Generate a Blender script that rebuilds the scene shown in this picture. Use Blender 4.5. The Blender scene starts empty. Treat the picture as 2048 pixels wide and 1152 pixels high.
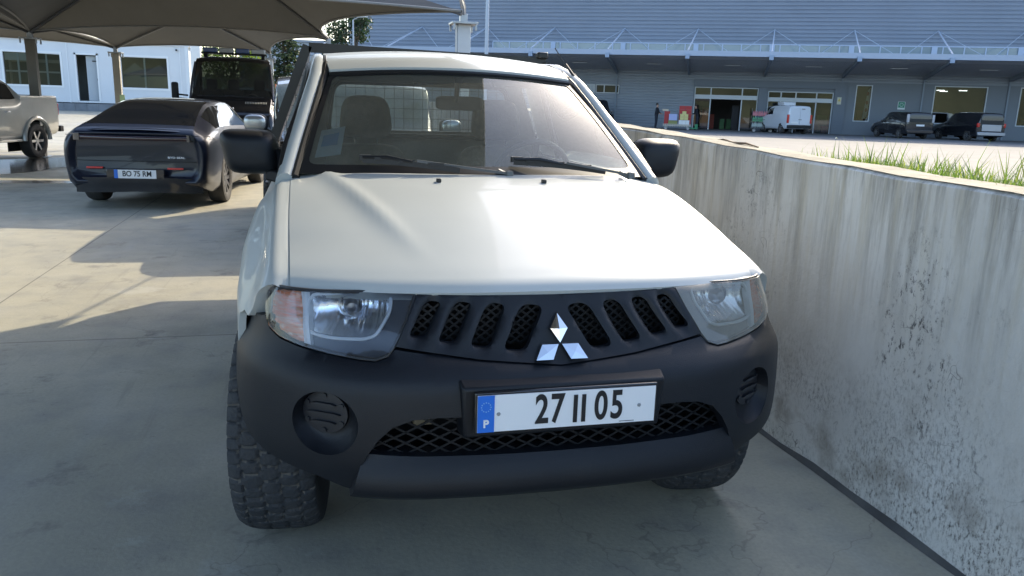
import bpy, bmesh, math, random
from mathutils import Vector, Matrix
from mathutils.geometry import delaunay_2d_cdt
PI = math.pi
sc = bpy.context.scene
COL = sc.collection
random.seed(7)

# ------------------------------------------------------------------ camera, sky, sun, exposure
def setup():
    pitch, roll, yaw = math.radians(12.927), math.radians(1.830), math.radians(14.603)
    F = Vector((math.sin(yaw)*math.cos(pitch), math.cos(yaw)*math.cos(pitch), -math.sin(pitch)))
    R = Vector((math.cos(yaw), -math.sin(yaw), 0)); U = R.cross(F)
    R2 = R*math.cos(roll)+U*math.sin(roll); U2 = U*math.cos(roll)-R*math.sin(roll)
    cd = bpy.data.cameras.new('camera'); cam = bpy.data.objects.new('camera', cd); COL.objects.link(cam)
    m = Matrix((R2, U2, -F)).transposed().to_4x4(); m.translation = Vector((-.677, -1.976, 1.486))
    cam.matrix_world = m
    cd.sensor_width = 36; cd.lens = 36*1582.35/2048; cd.clip_start = .05; cd.clip_end = 2000
    sc.camera = cam
setup()
SUN_AZ = math.radians(42)      # from +Y towards +X
SUN_EL = math.radians(32)
w = bpy.data.worlds.new('World'); sc.world = w; w.use_nodes = True
nt = w.node_tree; nt.nodes.clear()
sky = nt.nodes.new('ShaderNodeTexSky'); sky.sky_type = 'NISHITA'; sky.sun_disc = False
sky.sun_elevation = SUN_EL; sky.sun_rotation = SUN_AZ; sky.air_density = 1.0; sky.dust_density = 2.0; sky.ozone_density = 1.2
bg = nt.nodes.new('ShaderNodeBackground'); bg.inputs[1].default_value = .15
ow = nt.nodes.new('ShaderNodeOutputWorld')
nt.links.new(sky.outputs[0], bg.inputs[0]); nt.links.new(bg.outputs[0], ow.inputs[0])
sl = bpy.data.lights.new('sun', 'SUN'); sl.energy = 2.1; sl.angle = math.radians(.5); sl.color = (1, .87, .64)
so = bpy.data.objects.new('sun', sl); COL.objects.link(so)
sd = Vector((math.sin(SUN_AZ)*math.cos(SUN_EL), math.cos(SUN_AZ)*math.cos(SUN_EL), math.sin(SUN_EL)))
so.rotation_euler = sd.to_track_quat('Z', 'Y').to_euler(); so.location = (20, 20, 30)
sc.view_settings.view_transform = 'Standard'; sc.view_settings.look = 'None'
sc.view_settings.exposure = 1.62; sc.view_settings.gamma = 1
sc.cycles.max_bounces = 10; sc.cycles.transparent_max_bounces = 16

# ------------------------------------------------------------------ materials
MATS = {}
def nd(nt, t, **k):
    n = nt.nodes.new(t)
    for a, b in k.items(): setattr(n, a, b)
    return n
def mat(name, col, rough=.5, metal=0., coat=0., var=0., vs=3., bump=0., bs=60., spec=.5, col2=None, stretch=None, emit=None):
    if name in MATS: return MATS[name]
    m = bpy.data.materials.new(name); m.use_nodes = True; nt = m.node_tree
    b = nt.nodes['Principled BSDF']
    c = (*col, 1)
    b.inputs['Base Color'].default_value = c; b.inputs['Roughness'].default_value = rough
    b.inputs['Metallic'].default_value = metal; b.inputs['Coat Weight'].default_value = coat
    b.inputs['Coat Roughness'].default_value = .04; b.inputs['Specular IOR Level'].default_value = spec
    if emit:
        b.inputs['Emission Color'].default_value = (*emit[0], 1); b.inputs['Emission Strength'].default_value = emit[1]
    if var or bump or col2:
        tc = nd(nt, 'ShaderNodeTexCoord'); mp = nd(nt, 'ShaderNodeMapping')
        if stretch: mp.inputs['Scale'].default_value = stretch
        nt.links.new(tc.outputs['Object'], mp.inputs[0])
    if var or col2:
        n = nd(nt, 'ShaderNodeTexNoise'); n.inputs['Scale'].default_value = vs; n.inputs['Detail'].default_value = 6; n.inputs['Roughness'].default_value = .6
        nt.links.new(mp.outputs[0], n.inputs[0])
        r = nd(nt, 'ShaderNodeMapRange'); r.inputs[1].default_value = .3; r.inputs[2].default_value = .7
        nt.links.new(n.outputs[0], r.inputs[0])
        mx = nd(nt, 'ShaderNodeMix', data_type='RGBA')
        c2 = col2 or tuple(x*(1-var) for x in col)
        mx.inputs[6].default_value = c; mx.inputs[7].default_value = (*c2, 1)
        nt.links.new(r.outputs[0], mx.inputs[0]); nt.links.new(mx.outputs[2], b.inputs['Base Color'])
    if bump:
        n2 = nd(nt, 'ShaderNodeTexNoise'); n2.inputs['Scale'].default_value = bs; n2.inputs['Detail'].default_value = 4
        nt.links.new(mp.outputs[0], n2.inputs[0])
        bp = nd(nt, 'ShaderNodeBump'); bp.inputs['Strength'].default_value = bump; bp.inputs['Distance'].default_value = .01
        nt.links.new(n2.outputs[0], bp.inputs['Height']); nt.links.new(bp.outputs[0], b.inputs['Normal'])
    MATS[name] = m
    return m
def glass(name, tint=(.8, .85, .85), trans=.8, dust=0., dustcol=(.45, .42, .36), refl=1.0, ds=90.):
    """thin pane: see-through tint, mirror reflection by angle, film of dust"""
    if name in MATS: return MATS[name]
    m = bpy.data.materials.new(name); m.use_nodes = True; nt = m.node_tree; nt.nodes.clear()
    o = nd(nt, 'ShaderNodeOutputMaterial'); t = nd(nt, 'ShaderNodeBsdfTransparent'); g = nd(nt, 'ShaderNodeBsdfGlossy')
    t.inputs[0].default_value = (*[c*trans for c in tint], 1); g.inputs['Roughness'].default_value = .02
    fr = nd(nt, 'ShaderNodeFresnel'); fr.inputs[0].default_value = 1.5
    mu = nd(nt, 'ShaderNodeMath', operation='MULTIPLY'); mu.inputs[1].default_value = refl
    nt.links.new(fr.outputs[0], mu.inputs[0])
    mx = nd(nt, 'ShaderNodeMixShader'); nt.links.new(mu.outputs[0], mx.inputs[0])
    nt.links.new(t.outputs[0], mx.inputs[1]); nt.links.new(g.outputs[0], mx.inputs[2])
    last = mx
    if dust:
        d = nd(nt, 'ShaderNodeBsdfDiffuse'); d.inputs[0].default_value = (*dustcol, 1)
        tc = nd(nt, 'ShaderNodeTexCoord'); n = nd(nt, 'ShaderNodeTexNoise'); n.inputs['Scale'].default_value = ds; n.inputs['Detail'].default_value = 5
        n3 = nd(nt, 'ShaderNodeTexNoise'); n3.inputs['Scale'].default_value = 4; n3.inputs['Detail'].default_value = 4
        nt.links.new(tc.outputs['Object'], n.inputs[0]); nt.links.new(tc.outputs['Object'], n3.inputs[0])
        mm = nd(nt, 'ShaderNodeMath', operation='MULTIPLY'); nt.links.new(n.outputs[0], mm.inputs[0]); nt.links.new(n3.outputs[0], mm.inputs[1])
        r = nd(nt, 'ShaderNodeMapRange'); r.inputs[1].default_value = .1; r.inputs[2].default_value = .45
        r.inputs[3].default_value = dust*.6; r.inputs[4].default_value = dust*1.5
        nt.links.new(mm.outputs[0], r.inputs[0])
        m2 = nd(nt, 'ShaderNodeMixShader'); nt.links.new(r.outputs[0], m2.inputs[0])
        nt.links.new(mx.outputs[0], m2.inputs[1]); nt.links.new(d.outputs[0], m2.inputs[2]); last = m2
    nt.links.new(last.outputs[0], o.inputs[0])
    MATS[name] = m
    return m

WHITE = mat('white_paint', (.46, .485, .475), .34, coat=.22, spec=.4, var=.10, vs=1.6, bump=.02, bs=300)
BLACKP = mat('black_plastic', (.0075, .0095, .014), .45, var=.35, vs=2.5, bump=.18, bs=420, spec=.38)
BLACKG = mat('black_gloss', (.012, .012, .014), .12, coat=.5)
RUBBER = mat('rubber', (.028, .029, .031), .8, var=.4, vs=9, bump=.3, bs=80, col2=(.060, .056, .052))
TREAD = mat('tread_rubber', (.020, .024, .030), .75, vs=14, bump=.5, bs=90, col2=(.042, .043, .045))
GROOVE = mat('groove_dust', (.060, .058, .055), .9, var=.5, vs=9, bump=.3, bs=60, col2=(.12, .11, .095))
CHROME = mat('chrome', (.85, .86, .88), .06, metal=1)
DARK = mat('dark_void', (.006, .006, .007), .9)
TRIMB = mat('trim_black', (.015, .015, .016), .4)
STEELB = mat('black_steel', (.02, .02, .021), .35, var=.3, vs=8)
GALV = mat('galvanised', (.42, .44, .46), .35, metal=.6, var=.25, vs=6)
SEAT = mat('seat_cloth', (.07, .062, .048), .95, vs=25, col2=(.13, .115, .085), bump=.3, bs=200)
LINER = mat('cab_lining', (.40, .42, .40), .8, var=.15, vs=4)
WHITEP = mat('white_plate', (.78, .79, .80), .35)
BLUEP = mat('plate_blue', (.01, .15, .62), .4)
INK = mat('plate_ink', (.01, .01, .012), .5)
REDL = mat('red_lamp', (.55, .02, .015), .15, coat=1)
AMBER = mat('amber_lens', (.80, .17, .03), .15, coat=1, vs=22, col2=(.62, .42, .30), stretch=(1, 1, 6))
WINDARK = glass('tinted_window', (.35, .38, .40), .35, refl=1.4)
WINCAR = glass('car_window', (.7, .75, .75), .6, refl=1.3)
WSHIELD = glass('windscreen_glass', (.90, .95, .90), .94, dust=.13, dustcol=(.46, .46, .38), refl=1.7)
LENS = glass('lamp_lens', (.95, .97, 1), .95, dust=.03, refl=1.6, dustcol=(.8, .8, .8))
LENSH = glass('hazed_lamp_lens', (.9, .9, .85), .88, dust=.20, refl=1.4, dustcol=(.62, .60, .52), ds=20)

# ------------------------------------------------------------------ tags & hierarchy
def tag(o, label=None, cat=None, group=None, kind=None):
    if label: o['label'] = label
    if cat: o['category'] = cat
    if group: o['group'] = group
    if kind: o['kind'] = kind
    return o
def empty(name, loc=(0, 0, 0), rz=0., label=None, cat=None, group=None):
    o = bpy.data.objects.new(name, None); COL.objects.link(o)
    o.location = loc; o.rotation_euler = (0, 0, rz); o.empty_display_size = .2
    return tag(o, label, cat, group)
def kids(o): return [c for c in bpy.data.objects if c.parent == o]
def copy_tree(o, parent=None):
    c = o.copy(); COL.objects.link(c); c.parent = parent
    for ch in kids(o): copy_tree(ch, c)
    return c

class MB:
    def __init__(s): s.v = []; s.f = []; s.mi = []
    def add(s, vs, fs, mi=0):
        n = len(s.v); s.v += [tuple(x) for x in vs]; s.f += [tuple(i+n for i in q) for q in fs]; s.mi += [mi]*len(fs); return s
    def box(s, c, d, rz=0, mi=0, m=None):
        hx, hy, hz = d[0]/2, d[1]/2, d[2]/2
        vs = [Vector((x, y, z)) for x in (-hx, hx) for y in (-hy, hy) for z in (-hz, hz)]
        if m is None: m = Matrix.Rotation(rz, 4, 'Z')
        vs = [m @ v + Vector(c) for v in vs]
        return s.add(vs, [(0, 1, 3, 2), (4, 6, 7, 5), (0, 4, 5, 1), (2, 3, 7, 6), (0, 2, 6, 4), (1, 5, 7, 3)], mi)
    def bb(s, x0, x1, y0, y1, z0, z1, mi=0):
        return s.box(((x0+x1)/2, (y0+y1)/2, (z0+z1)/2), (abs(x1-x0), abs(y1-y0), abs(z1-z0)), mi=mi)
    def bar(s, a, b, wd, h=None, mi=0, up=(0, 0, 1)):
        a, b = Vector(a), Vector(b); h = h or wd; d = (b-a); L = d.length; d.normalize()
        u = Vector(up)
        if abs(d.dot(u)) > .98: u = Vector((1, 0, 0))
        x = d.cross(u).normalized(); z = x.cross(d)
        m = Matrix((x, d, z)).transposed().to_4x4()
        return s.box((a+b)/2, (wd, L, h), m=m, mi=mi)
    def tube(s, path, r, seg=8, mi=0, cap=True):
        path = [Vector(p) for p in path]; n = len(path); rs = r if isinstance(r, (list, tuple)) else [r]*n
        vs = []; prev = None
        for i, p in enumerate(path):
            d = (path[min(i+1, n-1)]-path[max(i-1, 0)]).normalized()
            if prev is None:
                u = Vector((0, 0, 1)) if abs(d.z) < .9 else Vector((1, 0, 0)); x = d.cross(u).normalized()
            else: x = (prev - d*prev.dot(d)).normalized()
            prev = x; y = d.cross(x)
            for k in range(seg):
                a = 2*PI*k/seg; vs.append(p + (x*math.cos(a)+y*math.sin(a))*rs[i])
        fs = [(i*seg+k, i*seg+(k+1) % seg, (i+1)*seg+(k+1) % seg, (i+1)*seg+k) for i in range(n-1) for k in range(seg)]
        if cap: fs += [tuple(range(seg))[::-1], tuple((n-1)*seg+k for k in range(seg))]
        return s.add(vs, fs, mi)
    def lathe(s, prof, c, axis='x', seg=32, mi=0, close=False):
        vs = []; n = len(prof)
        for k in range(seg):
            a = 2*PI*k/seg
            for r, t in prof:
                p = {'x': (t, r*math.cos(a), r*math.sin(a)), 'z': (r*math.cos(a), r*math.sin(a), t), 'y': (r*math.cos(a), t, r*math.sin(a))}[axis]
                vs.append((p[0]+c[0], p[1]+c[1], p[2]+c[2]))
        fs = []
        for k in range(seg):
            for j in range(n if close else n-1):
                j2 = (j+1) % n
                fs.append((k*n+j, k*n+j2, ((k+1) % seg)*n+j2, ((k+1) % seg)*n+j))
        return s.add(vs, fs, mi)
    def grid(s, fn, us, vs_, mi=0):
        vv = [fn(u, v) for u in us for v in vs_]; n = len(vs_)
        return s.add(vv, [(i*n+j, i*n+j+1, (i+1)*n+j+1, (i+1)*n+j) for i in range(len(us)-1) for j in range(n-1)], mi)
    def prism(s, poly, fn0, fn1, mi=0):
        n = len(poly); a = [fn0(*p) for p in poly]; b = [fn1(*p) for p in poly]
        return s.add(a+b, [tuple(range(n))[::-1], tuple(range(n, 2*n))]+[(i, (i+1) % n, n+(i+1) % n, n+i) for i in range(n)], mi)
    def build(s, name, mats, parent=None, smooth=False, bevel=0, angle=40):
        me = bpy.data.meshes.new(name); me.from_pydata([tuple(v) for v in s.v], [], s.f)
        mats = mats if isinstance(mats, (list, tuple)) else [mats]
        for m in mats: me.materials.append(m)
        for p, i in zip(me.polygons, s.mi): p.material_index = i
        bm = bmesh.new(); bm.from_mesh(me)
        bmesh.ops.recalc_face_normals(bm, faces=bm.faces[:])
        bm.to_mesh(me); bm.free()
        if smooth:
            me.polygons.foreach_set('use_smooth', [True]*len(me.polygons)); me.set_sharp_from_angle(angle=math.radians(angle))
        me.update(); o = bpy.data.objects.new(name, me); COL.objects.link(o)
        if parent: o.parent = parent
        if bevel:
            b = o.modifiers.new('bevel', 'BEVEL'); b.width = bevel; b.segments = 2; b.limit_method = 'ANGLE'; b.harden_normals = False
            for p in me.polygons: p.use_smooth = True
            me.set_sharp_from_angle(angle=math.radians(35))
        return o
def B(x0, x1, y0, y1, z0, z1, name, m, parent, bevel=0):
    return MB().bb(x0, x1, y0, y1, z0, z1).build(name, m, parent, bevel=bevel)

def lerp(a, b, t): return a+(b-a)*t
def sm(a, b, x):
    t = min(max((x-a)/(b-a), 0), 1); return t*t*(3-2*t)
def interp(x, tab):
    if x <= tab[0][0]: return tab[0][1]
    for (a, b), (c, d) in zip(tab, tab[1:]):
        if x <= c: return b+(d-b)*(x-a)/(c-a)
    return tab[-1][1]
def pch(x, tab):
    n = len(tab)-1
    if x <= tab[0][0]: return tab[0][1]
    if x >= tab[-1][0]: return tab[-1][1]
    i = max(k for k in range(n) if tab[k][0] <= x)
    def sl(k): return (tab[k+1][1]-tab[k][1])/(tab[k+1][0]-tab[k][0])
    def m(k):
        if k == 0: return sl(0)
        if k == n: return sl(n-1)
        return .5*(sl(k-1)+sl(k)) if sl(k-1)*sl(k) > 0 else 0
    h = tab[i+1][0]-tab[i][0]; t = (x-tab[i][0])/h; a, b = tab[i][1], tab[i+1][1]
    return a*(2*t**3-3*t*t+1)+m(i)*h*(t**3-2*t*t+t)+b*(-2*t**3+3*t*t)+m(i+1)*h*(t**3-t*t)
def catm(P, t):
    n = len(P)-1; t = min(max(t, 0), n-1e-9); i = int(t); s = t-i
    b, c = Vector(P[i]), Vector(P[i+1]); a = Vector(P[i-1]) if i else 2*b-c; d = Vector(P[i+2]) if i+2 <= n else 2*c-b
    return .5*((2*b)+(c-a)*s+(2*a-5*b+4*c-d)*s*s+(-a+3*b-3*c+d)*s**3)
def rs(poly, step, closed=True):
    out = []; n = len(poly)
    for i in range(n if closed else n-1):
        a, b = poly[i], poly[(i+1) % n]; k = max(1, int(math.dist(a, b)/step))
        out += [(lerp(a[0], b[0], j/k), lerp(a[1], b[1], j/k)) for j in range(k)]
    if not closed: out.append(poly[-1])
    return out
def soft(poly, r=.25, k=4):
    """round every corner of a polygon; r is the share of the shorter edge used"""
    out = []; n = len(poly)
    for i in range(n):
        p, a, b = Vector(poly[i]), Vector(poly[i-1]), Vector(poly[(i+1) % n])
        L = min((a-p).length, (b-p).length)*r
        a2 = p+(a-p).normalized()*L; b2 = p+(b-p).normalized()*L
        for j in range(k+1):
            t = j/k; q = a2*(1-t)**2+p*2*t*(1-t)+b2*t*t; out.append((q.x, q.y))
    return out
def inpoly(x, y, P):
    c = False; j = len(P)-1
    for i in range(len(P)):
        if (P[i][1] > y) != (P[j][1] > y) and x < (P[j][0]-P[i][0])*(y-P[i][1])/(P[j][1]-P[i][1])+P[i][0]: c = not c
        j = i
    return c
def patch(mb, outer, fn, step=.03, holes=(), skirt=None, mi=0, hskirt=True):
    """triangulated sheet over a parametric surface, with holes and turned-in edges"""
    outer = rs(outer, step); holes = [rs(h, step) for h in holes]
    co = []; ed = []
    for P in [outer]+holes:
        n0 = len(co); co += [Vector(p) for p in P]; ed += [(n0+i, n0+(i+1) % len(P)) for i in range(len(P))]
    xs = [p[0] for p in outer]; ys = [p[1] for p in outer]
    x = min(xs)+step*.37
    while x < max(xs):
        y = min(ys)+step*.41
        while y < max(ys):
            if inpoly(x, y, outer) and not any(inpoly(x, y, h) for h in holes):
                if min(min((x-q[0])**2+(y-q[1])**2 for q in P) for P in [outer]+holes) > (step*.45)**2: co.append(Vector((x, y)))
            y += step
        x += step
    r = delaunay_2d_cdt(co, ed, [], 0, 1e-6)
    V, Fc = r[0], r[2]; keep = []
    for f in Fc:
        cx = sum(V[i].x for i in f)/len(f); cy = sum(V[i].y for i in f)/len(f)
        if inpoly(cx, cy, outer) and not any(inpoly(cx, cy, h) for h in holes): keep.append(tuple(f))
    vs = [fn(v.x, v.y) for v in V]
    if skirt is not None:
        cnt = {}
        for f in keep:
            for i in range(len(f)):
                e = (f[i], f[(i+1) % len(f)]); cnt[tuple(sorted(e))] = cnt.get(tuple(sorted(e)), 0)+1
        be = [e for e, c in cnt.items() if c == 1]
        idx = {}
        for e in be:
            for i in e:
                if i not in idx:
                    idx[i] = len(vs); q = skirt(V[i].x, V[i].y, vs[i]); vs.append(q)
        keep += [(e[0], e[1], idx[e[1]], idx[e[0]]) for e in be]
    return mb.add(vs, keep, mi)
def ell(cx, cy, rx, ry, n=28): return [(cx+rx*math.cos(2*PI*i/n), cy+ry*math.sin(2*PI*i/n)) for i in range(n)]
def mir(P): return [(-x, y) for x, y in P][::-1]
def text_mesh(txt, size, xs=1., bold=0., ext=.001):
    cu = bpy.data.curves.new('t', 'FONT'); cu.body = txt; cu.size = size; cu.extrude = ext; cu.offset = bold
    cu.align_x = 'CENTER'; cu.align_y = 'CENTER'
    o = bpy.data.objects.new('t', cu); COL.objects.link(o)
    dg = bpy.context.evaluated_depsgraph_get(); me = bpy.data.meshes.new_from_object(o.evaluated_get(dg))
    bpy.data.objects.remove(o); 
    vs = [Vector((v.co.x*xs, v.co.y, v.co.z)) for v in me.vertices]; fs = [tuple(p.vertices) for p in me.polygons]
    bpy.data.meshes.remove(me); return vs, fs
def put_text(mb, txt, size, M4, xs=1., bold=0., mi=0, ext=.001):
    vs, fs = text_mesh(txt, size, xs, bold, ext); mb.add([M4 @ v for v in vs], fs, mi)

# ------------------------------------------------------------------ ground
def ground_mat():
    m = bpy.data.materials.new('concrete_floor'); m.use_nodes = True; nt = m.node_tree; b = nt.nodes['Principled BSDF']; L = nt.links
    g = nd(nt, 'ShaderNodeNewGeometry')
    def noise(scale, det=6, st=(1, 1, 1), rough=.6):
        mp = nd(nt, 'ShaderNodeMapping'); mp.inputs['Scale'].default_value = st; L.new(g.outputs['Position'], mp.inputs[0])
        n = nd(nt, 'ShaderNodeTexNoise'); n.inputs['Scale'].default_value = scale; n.inputs['Detail'].default_value = det; n.inputs['Roughness'].default_value = rough
        L.new(mp.outputs[0], n.inputs[0]); return n.outputs[0]
    def rng(s, a, b_, c, d):
        r = nd(nt, 'ShaderNodeMapRange'); r.inputs[1].default_value = a; r.inputs[2].default_value = b_; r.inputs[3].default_value = c; r.inputs[4].default_value = d
        L.new(s, r.inputs[0]); return r.outputs[0]
    def mix(f, a, b_, mode='MIX'):
        x = nd(nt, 'ShaderNodeMix', data_type='RGBA', blend_type=mode)
        for s, i in ((f, 0), (a, 6), (b_, 7)):
            if isinstance(s, (tuple, float)): x.inputs[i].default_value = s
            else: L.new(s, x.inputs[i])
        return x.outputs[2]
    c = mix(rng(noise(.55), .35, .65, 0, 1), (.44, .41, .315, 1), (.34, .32, .25, 1))
    c = mix(rng(noise(3.5, 8), .45, .7, 0, .5), c, (.22, .22, .205, 1))
    c = mix(rng(noise(.9, 5, (1.4, .25, 1)), .56, .70, 0, .55), c, (.40, .40, .36, 1))
    c = mix(rng(noise(1.7, 7), .60, .72, 0, .45), c, (.17, .165, .15, 1))
    c = mix(rng(noise(60, 3), .4, .75, 0, .3), c, (.19, .19, .17, 1))
    c = mix(rng(noise(2.6, 9, (1, 1, 1), .7), .58, .66, 0, .5), c, (.13, .125, .11, 1))
    c = mix(rng(noise(14, 8, (1, 1, 1), .75), .62, .72, 0, .5), c, (.10, .095, .085, 1))
    c = mix(rng(noise(6, 6, (2.2, .12, 1)), .60, .72, 0, .30), c, (.15, .145, .13, 1))
    c = mix(rng(noise(.8, 8, (1, 1, 1), .7), .60, .64, 0, .28), c, (.50, .50, .46, 1))
    vo = nd(nt, 'ShaderNodeTexVoronoi', feature='DISTANCE_TO_EDGE'); vo.inputs['Scale'].default_value = .35
    nz = nd(nt, 'ShaderNodeTexNoise'); nz.inputs['Scale'].default_value = 1.5; nz.inputs['Detail'].default_value = 6; L.new(g.outputs['Position'], nz.inputs[0])
    va_ = nd(nt, 'ShaderNodeVectorMath', operation='ADD'); L.new(g.outputs['Position'], va_.inputs[0]); L.new(nz.outputs['Color'], va_.inputs[1]); L.new(va_.outputs[0], vo.inputs[0])
    c = mix(rng(vo.outputs[0], .0006, .0016, .30, 0), c, (.09, .085, .075, 1))
    # saw-cut joints
    sx = nd(nt, 'ShaderNodeSeparateXYZ'); L.new(g.outputs['Position'], sx.inputs[0])
    def joint(o, period, off):
        a = nd(nt, 'ShaderNodeMath', operation='ADD'); L.new(o, a.inputs[0]); a.inputs[1].default_value = off
        f = nd(nt, 'ShaderNodeMath', operation='PINGPONG'); L.new(a.outputs[0], f.inputs[0]); f.inputs[1].default_value = period/2
        return rng(f.outputs[0], .003, .009, .75, 0)
    j = nd(nt, 'ShaderNodeMath', operation='MAXIMUM'); L.new(joint(sx.outputs[0], 4.4, 2.84), j.inputs[0]); L.new(joint(sx.outputs[1], 4.4, -3.2), j.inputs[1])
    c = mix(j.outputs[0], c, (.07, .07, .06, 1))
    L.new(c, b.inputs['Base Color'])
    L.new(rng(noise(1.1), .3, .7, .42, .75), b.inputs['Roughness'])
    bp = nd(nt, 'ShaderNodeBump'); bp.inputs['Strength'].default_value = .15; bp.inputs['Distance'].default_value = .01
    L.new(noise(45, 5), bp.inputs['Height']); L.new(bp.outputs[0], b.inputs['Normal'])
    return m
def yard_z(x, y): return .62*sm(24, 40, y)*(1-sm(-4, 3, x)) + .25*sm(30, 50, y)*sm(-4, 3, x)
mb = MB()
xs = [-600, -200, -90, -60]+[-40+i*2 for i in range(21)]+[1.43]
ys = [-300, -80, -20]+[i*2-10 for i in range(40)]+[80, 120, 300, 900]
mb.grid(lambda x, y: (x, y, yard_z(x, y)), xs, ys)
tag(mb.build('concrete_yard', ground_mat(), smooth=True), kind='structure')
ASPH = mat('asphalt', (.17, .168, .168), .85, var=.18, vs=.7, bump=.2, bs=30)
mb = MB()
lx = [1.65, 2.3, 3.2, 5]+[8+i*4 for i in range(22)]+[150, 300, 900]
ly = [-300, -60, -20]+[-10+i*2 for i in range(50)]+[120, 300, 900]
mb.grid(lambda x, y: (x, y, .12+.16*sm(20, 45, y+.5*x)), lx, ly)
tag(mb.build('asphalt_lot', ASPH, smooth=True), kind='structure')
# earth bank behind the wall
mb = MB()
def bank(x, y):
    t = (x-1.6)/2.2
    return (x, y, lerp(.12, 1.09+.05*math.sin(y*1.3)+.04*math.sin(y*3.1+x*4), (1-sm(.35, 1, t)))*1.0)
mb.grid(bank, [1.6+i*.22 for i in range(11)], [-4+i*.35 for i in range(70)])
tag(mb.build('earth_bank', mat('soil', (.16, .12, .07), .95, var=.5, vs=5, bump=.5, bs=20), smooth=True), kind='structure')

# wooded hills closing the horizon
def hills():
    mb = MB(); N = 220
    def hf(i, j):
        a = 2*PI*i/N; d = (210, 240, 290, 360)[j]
        h = 22+9*math.sin(a*3+1)+6*math.sin(a*7+2)+3*math.sin(a*17)+1.6*math.sin(a*61)+1.2*math.sin(a*97+1)
        if -1.1 < ((a-PI/2+PI) % (2*PI))-PI < 1.1: h *= .35
        return (d*math.cos(a), d*math.sin(a), (-1, .55*h, .85*h, h)[j])
    mb.grid(hf, list(range(N+1)), [0, 1, 2, 3])
    tag(mb.build('wooded_hills', mat('hill_green', (.11, .13, .08), .95, vs=.035, col2=(.02, .03, .02), bump=1., bs=.6), smooth=True), kind='structure')
hills()
# ------------------------------------------------------------------ wall
def wall_mat():
    m = bpy.data.materials.new('weathered_render'); m.use_nodes = True; nt = m.node_tree; b = nt.nodes['Principled BSDF']; L = nt.links
    g = nd(nt, 'ShaderNodeNewGeometry')
    def noise(scale, det=6, st=(1, 1, 1), rough=.6, dist=0):
        mp = nd(nt, 'ShaderNodeMapping'); mp.inputs['Scale'].default_value = st; L.new(g.outputs['Position'], mp.inputs[0])
        n = nd(nt, 'ShaderNodeTexNoise'); n.inputs['Scale'].default_value = scale; n.inputs['Detail'].default_value = det; n.inputs['Roughness'].default_value = rough; n.inputs['Distortion'].default_value = dist
        L.new(mp.outputs[0], n.inputs[0]); return n.outputs[0]
    def rng(s, a, b_, c=0., d=1.):
        r = nd(nt, 'ShaderNodeMapRange'); r.inputs[1].default_value = a; r.inputs[2].default_value = b_; r.inputs[3].default_value = c; r.inputs[4].default_value = d
        L.new(s, r.inputs[0]); return r.outputs[0]
    def mul(a, b_):
        x = nd(nt, 'ShaderNodeMath', operation='MULTIPLY'); L.new(a, x.inputs[0]); L.new(b_, x.inputs[1]); return x.outputs[0]
    def mix(f, a, b_):
        x = nd(nt, 'ShaderNodeMix', data_type='RGBA')
        for s, i in ((f, 0), (a, 6), (b_, 7)):
            if isinstance(s, (tuple, float)): x.inputs[i].default_value = s
            else: L.new(s, x.inputs[i])
        return x.outputs[2]
    sp = nd(nt, 'ShaderNodeSeparateXYZ'); L.new(g.outputs['Position'], sp.inputs[0])
    up = rng(sp.outputs[2], .35, 1.25); low = rng(sp.outputs[2], .65, .15); near = rng(sp.outputs[1], 2.2, .4)
    c = mix(rng(noise(1.3, 6), .35, .65), (.64, .635, .62, 1), (.78, .78, .77, 1))
    c = mix(mul(rng(noise(2.2, 6, (1, 1, .35)), .3, .62), rng(sp.outputs[1], .5, 3.4, .35, 1)), c, (.46, .43, .37, 1))
    # run-off streaks from the coping, fading downwards
    st = noise(13, 7, (1, 1, .09), .72)
    c = mix(mul(rng(st, .46, .66, 0, .9), rng(sp.outputs[2], .55, 1.28, .02, 1)), c, (.20, .19, .17, 1))
    st2 = noise(26, 4, (1, 1, .05), .6)
    c = mix(mul(rng(st2, .5, .72, 0, .75), rng(sp.outputs[2], .4, 1.25, 0, 1)), c, (.56, .52, .43, 1))
    # mould freckles
    fk = mul(rng(noise(46, 9, (1, 1, .5), .85, 0), .53, .60), rng(noise(1.5, 7, (1, 1, .8)), .53, .66))
    c = mix(fk, c, (.055, .055, .06, 1))
    fk2 = mul(rng(noise(70, 9, (1, 1, .55), .85, 0), .49, .60), mul(low, rng(noise(2.4, 7), .42, .58)))
    c = mix(fk2, c, (.06, .055, .05, 1))
    c = mix(mul(rng(noise(4.5, 7), .52, .68, 0, .7), low), c, (.27, .24, .21, 1))
    # fine cracks
    vo = nd(nt, 'ShaderNodeTexVoronoi', feature='DISTANCE_TO_EDGE'); vo.inputs['Scale'].default_value = 2.2
    mx = nd(nt, 'ShaderNodeVectorMath', operation='ADD'); nz = nd(nt, 'ShaderNodeTexNoise'); nz.inputs['Scale'].default_value = 5; L.new(g.outputs['Position'], nz.inputs[0])
    L.new(g.outputs['Position'], mx.inputs[0]); L.new(nz.outputs['Color'], mx.inputs[1]); L.new(mx.outputs[0], vo.inputs[0])
    c = mix(mul(rng(vo.outputs[0], .006, .001, 0, .7), rng(noise(1.6), .52, .6)), c, (.09, .085, .08, 1))
    L.new(c, b.inputs['Base Color']); b.inputs['Roughness'].default_value = .9
    bp = nd(nt, 'ShaderNodeBump'); bp.inputs['Strength'].default_value = .5; bp.inputs['Distance'].default_value = .01
    L.new(noise(24, 8), bp.inputs['Height']); L.new(bp.outputs[0], b.inputs['Normal'])
    return m
def wtop(y): return 1.268+.031*(y+.05) if y < 8 else 1.268+.031*8.05
root = empty('concrete_wall', (1.5, 5, 0), 0, 'long stained concrete boundary wall running beside the white pickup truck', 'wall')
mb = MB()
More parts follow.
